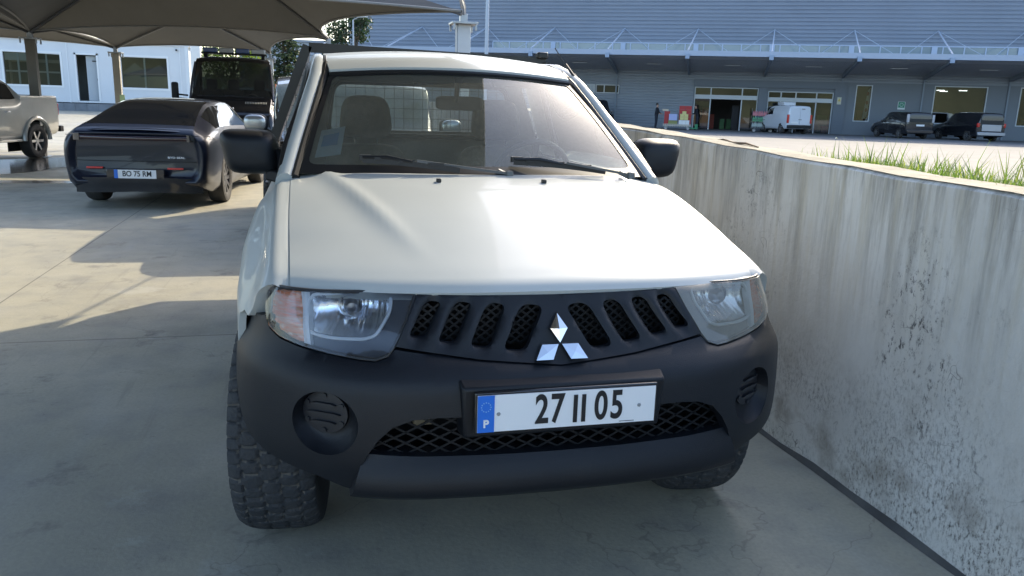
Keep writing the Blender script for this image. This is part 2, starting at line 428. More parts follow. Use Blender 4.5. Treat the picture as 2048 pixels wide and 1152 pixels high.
wy = [-6+i*.25 for i in range(60)]+[9+i*1.0 for i in range(50)]
def jit(a, y): return .004*math.sin(a*7+y*9.1)+.003*math.sin(y*23+a)
n = len(wy)
for i in range(n-1):
    for prof in (((1.4, 0), (1.4, 1)), ((1.4, 1), (1.415, 1.02)), ((1.415, 1.02), (1.60, 1.02)), ((1.60, 1.02), (1.61, 1)), ((1.61, 1), (1.61, 0))):
        pass
def wf(s, y):
    H = wtop(y)+jit(1, y)
    P = [(1.40, -.1), (1.40, H*.5), (1.40+jit(0, y), H-.012), (1.412+jit(2, y), H), (1.5, H+.004+jit(5, y)), (1.598+jit(3, y), H), (1.61, H-.015), (1.61, -.1)]
    return (P[s][0]-1.5, y-5, P[s][1])
mb.grid(wf, list(range(8)), wy)
mb.build('wall_body', wall_mat(), root, smooth=True, angle=30)
mb = MB(); mb.grid(lambda k, y: ((-.091, 0, .101)[k], y-5, wtop(y)+jit(1, y)+(.0035, .0075+jit(5, y), .0035)[k]), [0, 1, 2], wy)
mb.build('coping', mat('coping_dimmed', (.36, .33, .26), .9, vs=5, col2=(.17, .155, .12), bump=.6, bs=35), root, smooth=True)  # added top sheet, darker so the sunlit wall top renders less white
mb = MB()
mb.grid(lambda s, y: ((-.101, -.106-.003*math.sin(y*2.1), -.116-.004*math.sin(y*7))[s], y-5, (.022+.008*math.sin(y*3.3)+.006*math.sin(y*11), .014, .001)[s]), [0, 1, 2], wy)
mb.build('mortar_fillet', mat('fillet_mortar', (.10, .10, .10), .9, var=.4, vs=6, bump=.5, bs=40), root, smooth=True)
tw = MB(); tw.tube([(1.47, 1.55, wtop(1.5)+.012), (1.49, 1.70, wtop(1.6)+.02), (1.50, 1.85, wtop(1.7)+.012), (1.53, 2.0, wtop(1.8)+.02), (1.52, 2.1, wtop(1.9)+.01)], [.003, .006, .007, .005, .002], 6)
tag(tw.build('dry_twig', mat('dry_wood', (.28, .20, .13), .9), smooth=True), 'dry brown twig lying on top of the concrete wall', 'twig')

# ------------------------------------------------------------------ weeds on the bank
mb = MB(); rg = random.Random(3)
for k in range(50000):
    y = rg.uniform(-1.2, 1.75) if rg.random() < .985 else rg.uniform(2, 7)
    dens = .62+.38*math.sin(y*3.1+2.2)*math.cos(y*1.3)
    if y > 2.9 and rg.random() > .06: continue
    if rg.random() > .35+.65*dens: continue
    x = rg.uniform(1.63, 2.15) if rg.random() < .85 else rg.uniform(1.64, 3.0)
    z0 = bank(x, y)[2]-.02; h = rg.uniform(.07, .22)*(.45+.6*dens)*(1-sm(2.6, 3.8, x)*.5)
    if rg.random() < .04: h *= 1.6
    a = rg.uniform(0, 2*PI); lean = rg.uniform(.1, .75)*h; wd = rg.uniform(.0018, .0045)
    dx, dy = math.cos(a), math.sin(a); px, py = -dy*wd, dx*wd
    mi = 0 if rg.random() < .6 else (1 if rg.random() < .75 else 2)
    p0 = (x, y, z0); p1 = (x+dx*lean*.35, y+dy*lean*.35, z0+h*.6); p2 = (x+dx*lean, y+dy*lean, z0+h)
    mb.add([(p0[0]-px, p0[1]-py, p0[2]), (p0[0]+px, p0[1]+py, p0[2]), (p1[0]+px, p1[1]+py, p1[2]), (p1[0]-px, p1[1]-py, p1[2]), p2], [(0, 1, 2, 3), (3, 2, 4)], mi)
    if rg.random() < .006:
        s = .007; mb.add([(p2[0]-s, p2[1], p2[2]), (p2[0], p2[1]-s, p2[2]+s), (p2[0]+s, p2[1], p2[2]), (p2[0], p2[1]+s, p2[2]+s), (p2[0], p2[1], p2[2]+1.6*s)], [(0, 1, 4), (1, 2, 4), (2, 3, 4), (3, 0, 4)], 3)
def leafmat(name, c, tr=.35):
    m = mat(name, c, .6, var=.3, vs=8); b = m.node_tree.nodes['Principled BSDF']
    nt = m.node_tree; t = nd(nt, 'ShaderNodeBsdfTranslucent'); t.inputs[0].default_value = (c[0]*2.0, c[1]*2.0, c[2]*1.2, 1)
    mx = nd(nt, 'ShaderNodeMixShader'); mx.inputs[0].default_value = tr
    nt.links.new(b.outputs[0], mx.inputs[1]); nt.links.new(t.outputs[0], mx.inputs[2]); nt.links.new(mx.outputs[0], nt.nodes['Material Output'].inputs[0])
    return m
G1 = leafmat('grass_green', (.10, .165, .04)); G2 = leafmat('grass_yellow', (.20, .24, .07)); G3 = leafmat('grass_dark', (.05, .10, .02))
mb.build('weeds', [G1, G2, G3, mat('petal', (.85, .83, .6), .6)])
tag(bpy.data.objects['weeds'], 'tall green weeds with small flowers growing behind the concrete wall', 'weeds', kind='stuff')

# ------------------------------------------------------------------ white pickup truck
PLAN = [(0, 0), (.2, .0), (.43, .02), (.58, .06), (.67, .105), (.75, .165), (.82, .24), (.866, .32), (.895, .42), (.91, .54), (.916, .8)]
PD = [catm([(*q, 0) for q in PLAN], (len(PLAN)-1)*k/240) for k in range(241)]
PLEN = [0.]
for a_, b_ in zip(PD, PD[1:]): PLEN.append(PLEN[-1]+(b_-a_).length)
def plan(a):
    a = min(max(a, 0), PLEN[-1]-1e-5)
    lo, hi = 0, len(PLEN)-1
    while hi-lo > 1:
        md = (lo+hi)//2
        if PLEN[md] <= a: lo = md
        else: hi = md
    t = (a-PLEN[lo])/(PLEN[hi]-PLEN[lo]); p = PD[lo].lerp(PD[hi], t)
    i0, i1 = max(lo-3, 0), min(hi+3, len(PD)-1); d = (PD[i1]-PD[i0]).normalized()
    return p.x, p.y, d.y, -d.x
VZ = [(.30, .16), (.38, .09), (.42, .045), (.46, .02), (.52, 0), (.60, -.005), (.70, 0), (.75, .01), (.78, .035), (.80, .06), (.83, .08), (.875, .1), (.92, .13), (.965, .16), (1.0, .19), (1.1, .3)]
def vset(z): return sum(pch(z+d, VZ) for d in (-.012, -.006, 0, .006, .012))/5
def S(u, z, d=0.):
    x, y, nx, ny = plan(abs(u)); v = vset(z)*(1-.45*sm(.55, .85, x))+d
    x -= nx*v; y -= ny*v
    return Vector((math.copysign(x, u) if u else 0, y, z))
def Sd(d): return lambda u, z: S(u, z, d)
def sk(d): return lambda u, z, p: S(u, z, d)

truck = empty('pickup_truck', (0, 0, 0), 0, 'white single cab flatbed pickup truck with black bumper parked beside the concrete wall', 'pickup truck')
fog = [(.683, .645, .115, .092)]
def bump_fn(u, z): return S(u, z, 0)
half = [(.234, .797), (.40, .818), (.479, .827), (.50, .806), (.535, .795), (.579, .797), (.678, .806), (.781, .818), (.862, .831), (.919, .850), (.965, .880), (1.0, .872), (1.06, .868), (1.16, .862), (1.22, .84), (1.225, .74), (1.20, .68), (1.13, .62), (1.05, .56), (.96, .52), (.88, .498), (.80, .482), (.693, .462), (.605, .424), (.548, .545), (.515, .595), (.475, .635), (.42, .655), (.36, .66)]
outer = [(0, .779)]+half+mir(half)
FH = ell(.668, .630, .100, .090, 40)
mb = MB(); patch(mb, outer, bump_fn, .022, [FH, mir(FH)], skirt=lambda u, z, p: S(u, z, .035 if math.hypot((abs(u)-.668)/.1, (z-.63)/.09) > 1.1 else .002))
mb.build('front_bumper', BLACKP, truck, smooth=True, angle=50)
# bumper lower lip
lip = [(.612, .425), (.30, .395), (0, .38)]
lo = [(.548, .548), (.4, .54), (0, .535)]
mb = MB()
def lipfn(u, z):
    t = (z-.38)/.16; p = S(u, z, 0); p.y = S(u, .5).y - .035*math.sin(PI*min(max(t, 0), 1)) + .05*(1-sm(.0, .35, t)) + .01; return p
patch(mb, [(.612, .425), (.6, .44), (.552, .548), (.4, .541), (0, .536)]+[(-.4, .541), (-.552, .548), (-.6, .44), (-.612, .425), (-.3, .395), (0, .382), (.3, .395)], lipfn, .022, skirt=lambda u, z, p: p+Vector((0, .07, 0)))
mb.build('lower_lip', BLACKP, truck, smooth=True, angle=50)
# under shield between the wheels
mb = MB(); mb.bb(-.5, .5, .14, .75, .37, .385); mb.build('skid_plate', STEELB, truck)
# intake mesh: diamond lattice
def lattice(mb, x0, x1, z0, z1, yf, px, pz, wd, inside):
    k = pz/px; L = []
    n = int((x1-x0)/px)+int((z1-z0)/pz)+4
    for s in (1, -1):
        for i in range(-n, n):
            prev = None; x = x0
            steps = 90
            for j in range(steps+1):
                x = lerp(x0, x1, j/steps); z = (z0+i*pz+(x-x0)*k) if s > 0 else (z1-i*pz-(x-x0)*k)
                ok = z0 <= z <= z1 and inside(x, z)
                if ok and prev is None: prev = (x, z)
                if (not ok or j == steps) and prev is not None:
                    xe = lerp(x0, x1, (j-1)/steps) if not ok else x; ze = (z0+i*pz+(xe-x0)*k) if s > 0 else (z1-i*pz-(xe-x0)*k)
                    if abs(xe-prev[0]) > .006: 
                        xm = (prev[0]+xe)/2; zm = (prev[1]+ze)/2
                        mb.bar((prev[0], yf(prev[0]), prev[1]), (xm, yf(xm), zm), wd, .006); mb.bar((xm, yf(xm), zm), (xe, yf(xe), ze), wd, .006)
                    prev = None
MESH = mat('grille_mesh', (.006, .007, .009), .6, spec=.3)
mb = MB(); lattice(mb, -.57, .57, .53, .67, lambda x: S(x, .6).y+.05, .062, .032, .0034, lambda x, z: True)
mb.build('intake_mesh', MESH, truck)
mb = MB(); mb.bb(-.60, .60, .30, .31, .45, .95); mb.bb(-.60, .60, .16, .30, .44, .45); mb.bb(-.60, -.59, .16, .3, .45, .76); mb.bb(.59, .60, .16, .3, .45, .76); mb.build('grille_cavity', DARK, truck)
mb = MB()
mb.bb(-.40, -.345, .17, .25, .575, .665); mb.bb(-.33, -.05, .19, .24, .60, .612); mb.bb(-.33, -.05, .19, .24, .635, .647)
for i in range(7): mb.bb(-.33+i*.042, -.30+i*.042, .20, .235, .60, .647)
mb.build('cooler', mat('cooler_metal', (.40, .33, .22), .6, var=.5, vs=12), truck)
# fog lamp blanks: a round dished recess with a slatted disc in it
for sg in (-1, 1):
    def rec(k, t):
        an = 2*PI*k/40; e = t*t*(3-2*t)
        u = lerp(.668+.1005*math.cos(an), .684+.0760*math.cos(an), t); z = lerp(.630+.0905*math.sin(an), .648+.0600*math.sin(an), t)
        return S(sg*u, z, .046*math.sin(t*PI/2)**.8)
    mb = MB(); mb.grid(rec, list(range(41)), [0, .08, .2, .35, .5, .65, .8, .92, 1])
    mb.build('fog_lamp_recess', BLACKP, truck, smooth=True, angle=70)
    mb = MB(); dp = ell(.684*sg, .648, .0745, .0585, 36)
    patch(mb, dp, lambda u, z: S(u, z, .034), .012, skirt=lambda u, z, p: S(u, z, .060))
    for zz, hw in ((.026, .040), (0, .055), (-.026, .040)):
        q = [(sg*.684-hw, .648+zz), (sg*.684-hw*.6, .648+zz-.005), (sg*.684+hw*.6, .648+zz-.005), (sg*.684+hw, .648+zz), (sg*.684+hw*.6, .648+zz+.004), (sg*.684-hw*.6, .648+zz+.004)]
        patch(mb, q, lambda u, z: S(u, z, .024), .02, skirt=lambda u, z, p: S(u, z, .036))
    for i in range(6):
        an = 2*PI*(i+.5)/6; q = ell(sg*.684+.064*math.cos(an), .648+.050*math.sin(an), .008, .007, 8); patch(mb, q, lambda u, z: S(u, z, .029), .02, skirt=lambda u, z, p: S(u, z, .036))
    mb.build('fog_lamp_blank', mat('blank_plastic', (.010, .012, .017), .38, bump=.1, bs=300), truck, smooth=True, angle=40)
# plate plinth and plate
mb = MB()
pl = [(-.297, .757), (.297, .757), (.290, .60), (-.290, .60)]
mb.prism(pl, lambda x, z: (x*1.02, .05, z+.012*(z > .7)), lambda x, z: (x*.985, -.018+(.012 if z < .7 else 0), z-.010*(z > .7)))
mb.build('plate_plinth', BLACKP, truck, bevel=.008)
PT = .741
plate = MB(); plate.bb(-.263, .263, -.034, -.020, PT-.118, PT).build('plate_frame', BLACKG, truck, bevel=.004)
MB().bb(-.256, .256, -.0375, -.0345, PT-.112, PT-.008).build('number_plate', WHITEP, truck)
MB().bb(-.256, -.210, -.0395, -.0378, PT-.112, PT-.008).build('country_band', BLUEP, truck)
txt = MB(); Mx = Matrix.Translation((0, -.0385, PT-.060)) @ Matrix.Rotation(PI/2, 4, 'X')
for ch, x in (('2', -.077), ('7', -.033), ('0', .094), ('5', .141)):
    put_text(txt, ch, .116, Matrix.Translation((x, 0, 0)) @ Mx, .68, .0024)
for x in (.019, .043):
    txt.bb(x-.0058, x+.0058, -.0400, -.0380, PT-.060-.040, PT-.060+.040)
txt.bb(.15, .195, -.0385, -.0377, PT-.1075, PT-.1060)
txt.build('plate_digits', INK, truck)
t2 = MB(); put_text(t2, 'P', .030, Matrix.Translation((-.233, -.0402, PT-.088)) @ Matrix.Rotation(PI/2, 4, 'X'), 1, .001)
t2.build('country_letter', WHITEP, truck)
t2 = MB()
for i in range(12):
    a = 2*PI*i/12; x, z = -.233+.013*math.cos(a), PT-.040+.013*math.sin(a); t2.box((x, -.0402, z), (.003, .001, .003), m=Matrix.Rotation(PI/4, 4, 'Y'))
t2.build('star_ring', mat('star_yellow', (.20, .42, .72), .5), truck)
for x in (-.198, .208):
    mb = MB(); mb.lathe([(0, -.0405), (.004, -.0405), (.0055, -.0385), (.0055, -.036)], (x, 0, PT-.062), 'y', 12); mb.build('plate_screw', GALV, truck, smooth=True)

# grille panel with eight slanted slots
SL = [[(-.378, .943), (-.342, .941), (-.396, .857), (-.434, .862)], [(-.290, .940), (-.252, .938), (-.307, .843), (-.348, .850)], [(-.198, .936), (-.150, .933), (-.209, .830), (-.257, .838)], [(-.092, .931), (-.036, .927), (-.105, .819), (-.161, .827)]]
SL = [[(lerp(sum(q[0] for q in s)/4, p[0], 1.0)+(.007 if p[0] > sum(q[0] for q in s)/4+(p[1]-sum(q[1] for q in s)/4)*.46 else -.007), lerp(sum(q[1] for q in s)/4, p[1], 1.10)) for p in s] for s in SL]
SLS = [soft(s, .38, 4) for s in SL]; SLS += [mir(s) for s in SLS]
gp = [(-.413, .965), (-.2, .961), (0, .959), (.2, .961), (.413, .965), (.443, .901), (.476, .836), (.234, .803), (0, .784), (-.234, .803), (-.476, .836), (-.443, .901)]
mb = MB()
SLC = [(sum(p[0] for p in s)/len(s), sum(p[1] for p in s)/len(s)) for s in SLS]
def grfn(u, z):
    # panel swells between the slots and sinks round each of them
    d = -.004
    for (cx, cz), s in zip(SLC, SLS):
        k = .46*(1 if cx < 0 else -1); du = (u-cx)-k*(z-cz); r = math.hypot(du/.038, (z-cz)/.066)
        d += .016*(1-sm(.55, 1.15, r))
    return S(u, z, d)
patch(mb, gp, grfn, .012, SLS, skirt=lambda u, z, p: p+Vector((0, .022, 0)))
mb.build('grille_panel', BLACKP, truck, smooth=True, angle=55)
mb = MB(); lattice(mb, -.425, .425, .815, .940, lambda x: S(x, .88).y+.052, .030, .024, .003, lambda x, z: abs(x) < .425-(.94-z)*-.0 and z > .80+abs(x)*.08)
mb.build('grille_mesh', MESH, truck)
# three-diamond badge
mb = MB()
for D in ([(0, .918), (-.026, .878), (0, .839), (.026, .878)], [(-.003, .838), (-.053, .838), (-.077, .799), (-.025, .799)], [(.003, .838), (.053, .838), (.077, .799), (.025, .799)]):
    c = (sum(p[0] for p in D)/4, sum(p[1] for p in D)/4)
    base = [S(p[0], p[1], -.012) for p in D]; top = [S(lerp(c[0], p[0], .95), lerp(c[1], p[1], .95), -.022) for p in D]; apex = S(c[0], c[1], -.028)
    mb.add(base+top+[apex], [(i, (i+1) % 4, 4+(i+1) % 4, 4+i) for i in range(4)]+[(4+i, 4+(i+1) % 4, 8) for i in range(4)])
mb.build('badge', CHROME, truck)

# headlights
HL = [(1.001, .953), (.960, .963), (.826, .966), (.658, .967), (.419, .966), (.445, .901), (.481, .836), (.500, .812), (.535, .801), (.579, .803), (.678, .812), (.781, .825), (.862, .839), (.919, .858), (.968, .895), (.997, .930)]
RF = soft([(.806, .955), (.640, .962), (.507, .960), (.506, .915), (.545, .856), (.580, .845), (.70, .845), (.780, .856)], .35, 3)
IND = [(.980, .942), (.918, .958), (.832, .962), (.806, .914), (.776, .829), (.83, .837), (.890, .857), (.950, .893)]
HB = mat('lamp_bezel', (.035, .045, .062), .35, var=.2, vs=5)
HBG = mat('lamp_bezel_sunlit', (.30, .30, .29), .4, var=.3, vs=6)
REFL = mat('reflector', (.92, .94, .96), .22, metal=1)
WRIM = mat('lamp_white_rim', (.72, .75, .78), .3)
for s in (-1, 1):
    f = (lambda P: P) if s > 0 else mir
    dk = HB if s < 0 else HBG  # wall-side lamp: sunlit look put into paler bezel and lens
    mb = MB(); patch(mb, f(HL), Sd(.022), .022, [f(RF)], skirt=lambda u, z, p: S(u, z, .05))
    hd = mb.build('headlight', dk, truck, smooth=True)
    if s > 0: hd['label'] = 'hazed headlight next to the wall, its sunlit look put into paler parts'
    mb = MB()
    def bowl(u, z):
        a = abs(u); r = min(1, math.hypot((a-.65)/.17, (z-.905)/.07)); 
        return S(u, z, .028+.055*(1-r*r)+.004*math.sin(a*260)*(1 if z > .868 else .2))
    patch(mb, f(RF), bowl, .010); mb.build('reflector', REFL, hd, smooth=True, angle=80)
    # bright rim of the reflector window
    mb = MB(); pts = [S(u, z, .018) for u, z in rs(f(RF), .02)]; mb.tube(pts+[pts[0]], .005, 6, cap=False); mb.build('reflector_rim', WRIM, hd, smooth=True)
    mb = MB(); c = S(s*.668, .925, .045); mb.lathe([(0, -.030), (.013, -.028), (.018, -.018), (.021, .0), (.022, .02)], c, 'y', 20)
    mb.build('bulb_cap', mat('bulb_cap_metal', (.30, .30, .32), .3, metal=1), hd, smooth=True)
    mb = MB(); mb.lathe([(.036, .004), (.032, -.006), (.028, .004)], c, 'y', 24); mb.build('bulb_ring', CHROME, hd, smooth=True)
    mb = MB()
    patch(mb, f(IND), lambda u, z: S(u, z, .014+.004*math.sin(z*330)), .009)
    mb.build('indicator', AMBER, hd, smooth=True, angle=80)
    mb = MB(); patch(mb, f([(.832, .964), (.806, .914), (.776, .827), (.752, .823), (.786, .914), (.812, .965)]), Sd(.010), .02, skirt=lambda u, z, p: S(u, z, .03)); mb.build('lamp_divider', WRIM, hd, smooth=True)
    mb = MB(); patch(mb, f(IND), lambda u, z: S(u, z, .006), .02); 
    mb = MB(); patch(mb, f(HL), Sd(-.004), .022, skirt=lambda u, z, p: S(u, z, .02)); mb.build('lens', LENS if s < 0 else LENSH, hd, smooth=True, angle=60)
    # black seal round the lamp
    mb = MB(); pts = [S(u, z, .006) for u, z in rs(f(HL), .02)]; mb.tube(pts+[pts[0]], .0055, 6, cap=False); mb.build('lamp_seal', TRIMB, hd, smooth=True)

# hood
def yf(x): return .15+.155*(abs(x)/.735)**3
ZC = [(.15, .970), (.170, .988), (.22, 1.010), (.32, 1.043), (.48, 1.088), (.68, 1.134), (.94, 1.184), (1.26, 1.226), (1.4, 1.235)]
def zc_(y): return pch(y, ZC)
def Hh(x, y):
    e = yf(x); y2 = .15+(y-e)*(1.11/(1.26-e)); a = abs(x)/.738
    z = zc_(max(y2, .15))-.032*a**3*(.35+.65*sm(.15, .5, y2))
    xc = lerp(.36, .61, (y-.35)/.85)
    z += (.010*(1-sm(xc-.03, xc+.10, abs(x)))+.009*math.exp(-((abs(x)-xc)/.028)**2))*sm(.25, .75, y)
    return Vector((x, y, z))
mb = MB(); NX, NY = 72, 60
def hoodpt(i, j):
    q = -1+2*i/NX; q = math.copysign(abs(q)**.9, q) if q else 0; t = j/NY; t = t**1.35
    xe = lerp(.735, .743, min(1, t*2)); x = q*xe
    y0 = yf(min(abs(x), .735)); y1 = 1.108+.154*abs(q)**2.2
    return Hh(x, lerp(y0, y1, t))
mb.grid(hoodpt, list(range(NX+1)), list(range(NY+1)))
rim_ = [(i, 0) for i in range(NX+1)]+[(NX, j) for j in range(1, NY+1)]+[(i, NY) for i in range(NX-1, -1, -1)]+[(0, j) for j in range(NY-1, 0, -1)]
mb.grid(lambda k, t: hoodpt(*rim_[k % len(rim_)])-(Vector((0, -.010, .022))*t if rim_[k % len(rim_)][1] == 0 else Vector((.003*math.copysign(1, rim_[k % len(rim_)][0]-NX/2), 0, .022))*t), list(range(len(rim_)+1)), [0, 1])
hood = mb.build('hood', WHITE, truck, smooth=True, angle=50)
for x in (-.203, .209):
    p = Hh(x, .985); mb = MB(); mb.box(p+Vector((0, 0, .006)), (.018, .022, .014)); mb.build('washer_nozzle', TRIMB, hood, bevel=.003)

# body sides: section across the shoulder at each y
def shoulder(y):
    yy = min(y, 1.262); hx = interp(yy, [(.305, .741), (.6, .747), (1.0, .749), (1.262, .748)]); hz = Hh(.738, max(yy, .306)).z
    if y > 1.262: hz = 1.198
    W = interp(y, [(.30, .80), (.36, .845), (.42, .876), (.5, .897), (.62, .906), (.9, .910), (1.2, .895), (1.4, .880), (3.1, .875)])
    t = sm(1.1, 1.35, y)
    return [Vector((hx, hz-.003)), Vector((lerp(hx+.045, hx+.03, t), hz-lerp(.010, .02, t))), Vector((lerp(.83, .82, t), hz-.062)), Vector((W-.008, hz-.15)), Vector((W+.002, .83)), Vector((W, .66)), Vector((W-.03, .44))]
def side_fn(sgn):
    def fn(y, s):
        P = shoulder(y); q = catm([(a.x, a.y, 0) for a in P], s*6)
        if y < .46: # nose of the fender tucks in behind the lamp
            q.x = min(q.x, .915)
        return Vector((sgn*q.x, y, q.y))
    return fn
def z2s(y, z):
    lo_, hi_ = .35, 1.
    for _ in range(24):
        md = (lo_+hi_)/2
        if side_fn(1)(y, md).z > z: lo_ = md
        else: hi_ = md
    return lo_
arch = []
for k in range(0, 19):
    a = PI*k/18; y = .885+.445*math.cos(a); z = .40+.445*math.sin(a)
    if z < .45: z = .45
    arch.append((y, z2s(y, z)))
fen = [(.306, 0), (1.262, 0), (1.285, .06), (1.31, .3), (1.315, .6), (1.33, 1.0)]+[p for p in arch if .5 < p[0] < 1.33]+[(.50, z2s(.5, .66)), (.465, z2s(.475, .85)), (.440, z2s(.455, .872)), (.405, .50), (.375, .38), (.337, .22), (.315, .10)]
for sgn in (-1, 1):
    fn = side_fn(sgn)
    mb = MB(); patch(mb, fen, fn, .03, skirt=lambda y, s, p, fn=fn: p-(Vector((math.copysign(.060, p.x), -.010, .003)) if y < .47 and .05 < s < .62 else Vector((math.copysign(.02, p.x), 0, .006))))
    mb.build('front_fender', WHITE, truck, smooth=True, angle=50)
    dr = [(1.268, .03), (2.72, .03), (2.73, .35), (2.72, 1.), (1.335, 1.), (1.32, .6), (1.315, .3), (1.29, .08)]
    mb = MB(); patch(mb, dr, fn, .06, skirt=lambda y, s, p: p-Vector((math.copysign(.03, p.x), 0, 0))); dd = mb.build('door', WHITE, truck, smooth=True, angle=50)
    mb = MB(); mb.bb(sgn*.885, sgn*.905, 2.45, 2.62, 1.02, 1.05); mb.build('handle', TRIMB, dd, bevel=.006)
    rq = [(2.728, .03), (3.08, .03), (3.08, 1.), (2.728, 1.), (2.738, .35)]
    mb = MB(); patch(mb, rq, fn, .06, skirt=lambda y, s, p: p-Vector((math.copysign(.03, p.x), 0, 0))); mb.build('rear_quarter', WHITE, truck, smooth=True, angle=50)
    # inner arch liner
    mb = MB()
    for k in range(18):
        a0, a1 = PI*k/18, PI*(k+1)/18
        mb.add([(sgn*x, .885+.46*math.cos(a), .40+.46*math.sin(a)) for x, a in ((.50, a0), (.895, a0), (.895, a1), (.50, a1))], [(0, 1, 2, 3)])
    mb.bb(sgn*.49, sgn*.50, .46, 1.31, .35, .86); mb.build('arch_liner', DARK, truck)
    # sills
    mb = MB(); mb.bb(sgn*.76, sgn*.85, 1.34, 3.0, .40, .47); mb.build('sill', TRIMB, truck, bevel=.01)

# wheels
def tyre_mesh(mb, c, r, wd, seg=40):
    h = wd/2
    prof = [(r*.60, -h*.80), (r*.70, -h*.97), (r*.86, -h), (r*.955, -h*.93), (r*.99, -h*.72), (r, -h*.4), (r, 0), (r, h*.4), (r*.99, h*.72), (r*.955, h*.93), (r*.86, h), (r*.70, h*.97), (r*.60, h*.80)]
    mb.lathe(prof, c, 'x', seg)
def tread_tyre(mb, c, r, wd, seed):
    rg = random.Random(seed); h = wd/2; NC = 50; rows = 5; pts = []
    for k in range(NC):
        for j in range(rows):
            pts.append(((k+.5*(j % 2)+rg.uniform(-.16, .16))/NC*2*PI*r, lerp(-h*.88, h*.88, j/(rows-1))+rg.uniform(-.006, .006)))
    circ = 2*PI*r; bins = {}
    for p in pts:
        for q in (p, (p[0]+circ, p[1]), (p[0]-circ, p[1])): bins.setdefault(int(q[0]//.06), []).append(q)
    NA = 420; prof = [(.60, -.80), (.72, -.98), (.82, -1.0)]+[(.90+.0*i, -.99) for i in range(1)]
    TS = [-1+2*i/34 for i in range(35)]
    def crown(t): return 1-.055*abs(t)**5-.012*abs(t)**2
    V = []; kind = []
    for ia in range(NA):
        a = 2*PI*ia/NA; x = a*r; row = []
        for rr, tt in ((.60, -.80), (.72, -.96), (.84, -1.0)): row.append((r*rr, h*tt, 0))
        for t in TS:
            y = t*h*1.0; near = sorted(math.hypot((q[0]-x), (q[1]-y)*1.0) for b_ in (int(x//.06)-1, int(x//.06), int(x//.06)+1) for q in bins.get(b_, []))[:2]
            g = near[1]-near[0]; up = sm(.004, .009, g); row.append((r*crown(t)+.010*(up-1)+.004, y, up))
        for rr, tt in ((.84, 1.0), (.72, .96), (.60, .80)): row.append((r*rr, h*tt, 0))
        V.append(row)
    m = len(V[0]); n0 = len(mb.v)
    for ia, row in enumerate(V):
        a = 2*PI*ia/NA
        for rr, tt, u in row: mb.v.append((c[0]+tt, c[1]+rr*math.cos(a), c[2]+rr*math.sin(a)))
    for ia in range(NA):
        ib = (ia+1) % NA
        for j in range(m-1):
            mb.f.append((n0+ia*m+j, n0+ia*m+j+1, n0+ib*m+j+1, n0+ib*m+j)); up = (V[ia][j][2]+V[ia][j+1][2]+V[ib][j][2]+V[ib][j+1][2])/4
            mb.mi.append(1 if up > .45 or j < 3 or j > m-5 else 0)
def make_wheel(parent, x, y, r, wd, side, rimmat, blocky=False, spokes=6, steer=0., rr=None, seed=1):
    wl = bpy.data.objects.new('wheel', None); COL.objects.link(wl); wl.parent = parent; wl.location = (x, y, r); wl.rotation_euler = (0, 0, steer)
    rr = rr or r*.66
    mb = MB(); tread_tyre(mb, (0, 0, 0), r, wd, seed) if blocky else tyre_mesh(mb, (0, 0, 0), r, wd); mb.build('tyre', [GROOVE, TREAD] if blocky else [RUBBER, RUBBER], wl, smooth=True, angle=60 if blocky else 35)
    mb = MB(); o = side*wd*.42
    mb.lathe([(rr, side*wd*.45), (rr*.93, side*wd*.40), (rr*.90, side*wd*.1), (rr*.88, -side*wd*.40)], (0, 0, 0), 'x', 40)
    mb.lathe([(0, o*.86), (rr*.20, o*.86), (rr*.24, o*.7), (rr*.24, o*.3)], (0, 0, 0), 'x', 20)
    for k in range(spokes):
        a = 2*PI*k/spokes; c, s_ = math.cos(a), math.sin(a)
        mb.bar((o*.72, c*rr*.18, s_*rr*.18), (o*.86, c*rr*.93, s_*rr*.93), rr*.21, .02, up=(1, 0, 0))
    mb.build('rim', rimmat, wl, smooth=True, angle=35)
    mb = MB(); mb.lathe([(0, 0), (rr*.9, 0)], (side*wd*.1, 0, 0), 'x', 24); mb.build('brake_disc', DARK, wl)
    return wl
RIMA = mat('alloy', (.45, .46, .48), .3, metal=.8, var=.2, vs=10)
for sgn in (-1, 1):
    make_wheel(truck, sgn*.772, .790, .392, .262, sgn, mat('steel_rim', (.25, .25, .26), .5, metal=.5), True, 8, steer=math.radians(-6.5), seed=4+sgn)
    make_wheel(truck, sgn*.795, 3.88, .395, .262, sgn, MATS['steel_rim'], True, 8, seed=8+sgn)
mb = MB(); mb.bb(-.66, .66, .82, .95, .33, .40); mb.bb(-.38, -.32, .3, 4.9, .42, .52); mb.bb(.32, .38, .3, 4.9, .42, .52); mb.bb(-.66, .66, 3.84, 3.92, .33, .41); mb.bb(-.4, .4, .5, 1.7, .46, .60); mb.build('chassis', DARK, truck)

# windscreen
def WS(s, t, d=0.):
    x = s*lerp(.712, .572, t); y = lerp(1.215, 1.838, t)-(1-s*s)*lerp(.115, .085, t); z = lerp(1.205, 1.598, t)+(1-s*s)*lerp(.006, .026, t)+.012*math.sin(PI*t)
    return Vector((x, y-d*.5, z+d*.86))
sq = [(-1, 0), (1, 0), (1, 1), (-1, 1)]
mb = MB(); mb.grid(lambda s, t: WS(s, t), [-1+i/20 for i in range(41)], [i/20 for i in range(21)]); ws = mb.build('windscreen', WSHIELD, truck, smooth=True)
inner = soft([(-.968, .075), (.968, .075), (.966, .972), (-.966, .972)], .06, 4)
mb = MB(); patch(mb, sq, lambda s, t: WS(s, t, .003), .06, [inner]); mb.build('screen_border', TRIMB, ws, smooth=True)
mb = MB(); patch(mb, [(-.94, .14), (-.80, .17), (-.80, .42), (-.94, .38)], lambda s, t: WS(s, t, -.004), .08); mb.build('tax_sticker', mat('sticker_white', (.55, .68, .72), .5), ws)
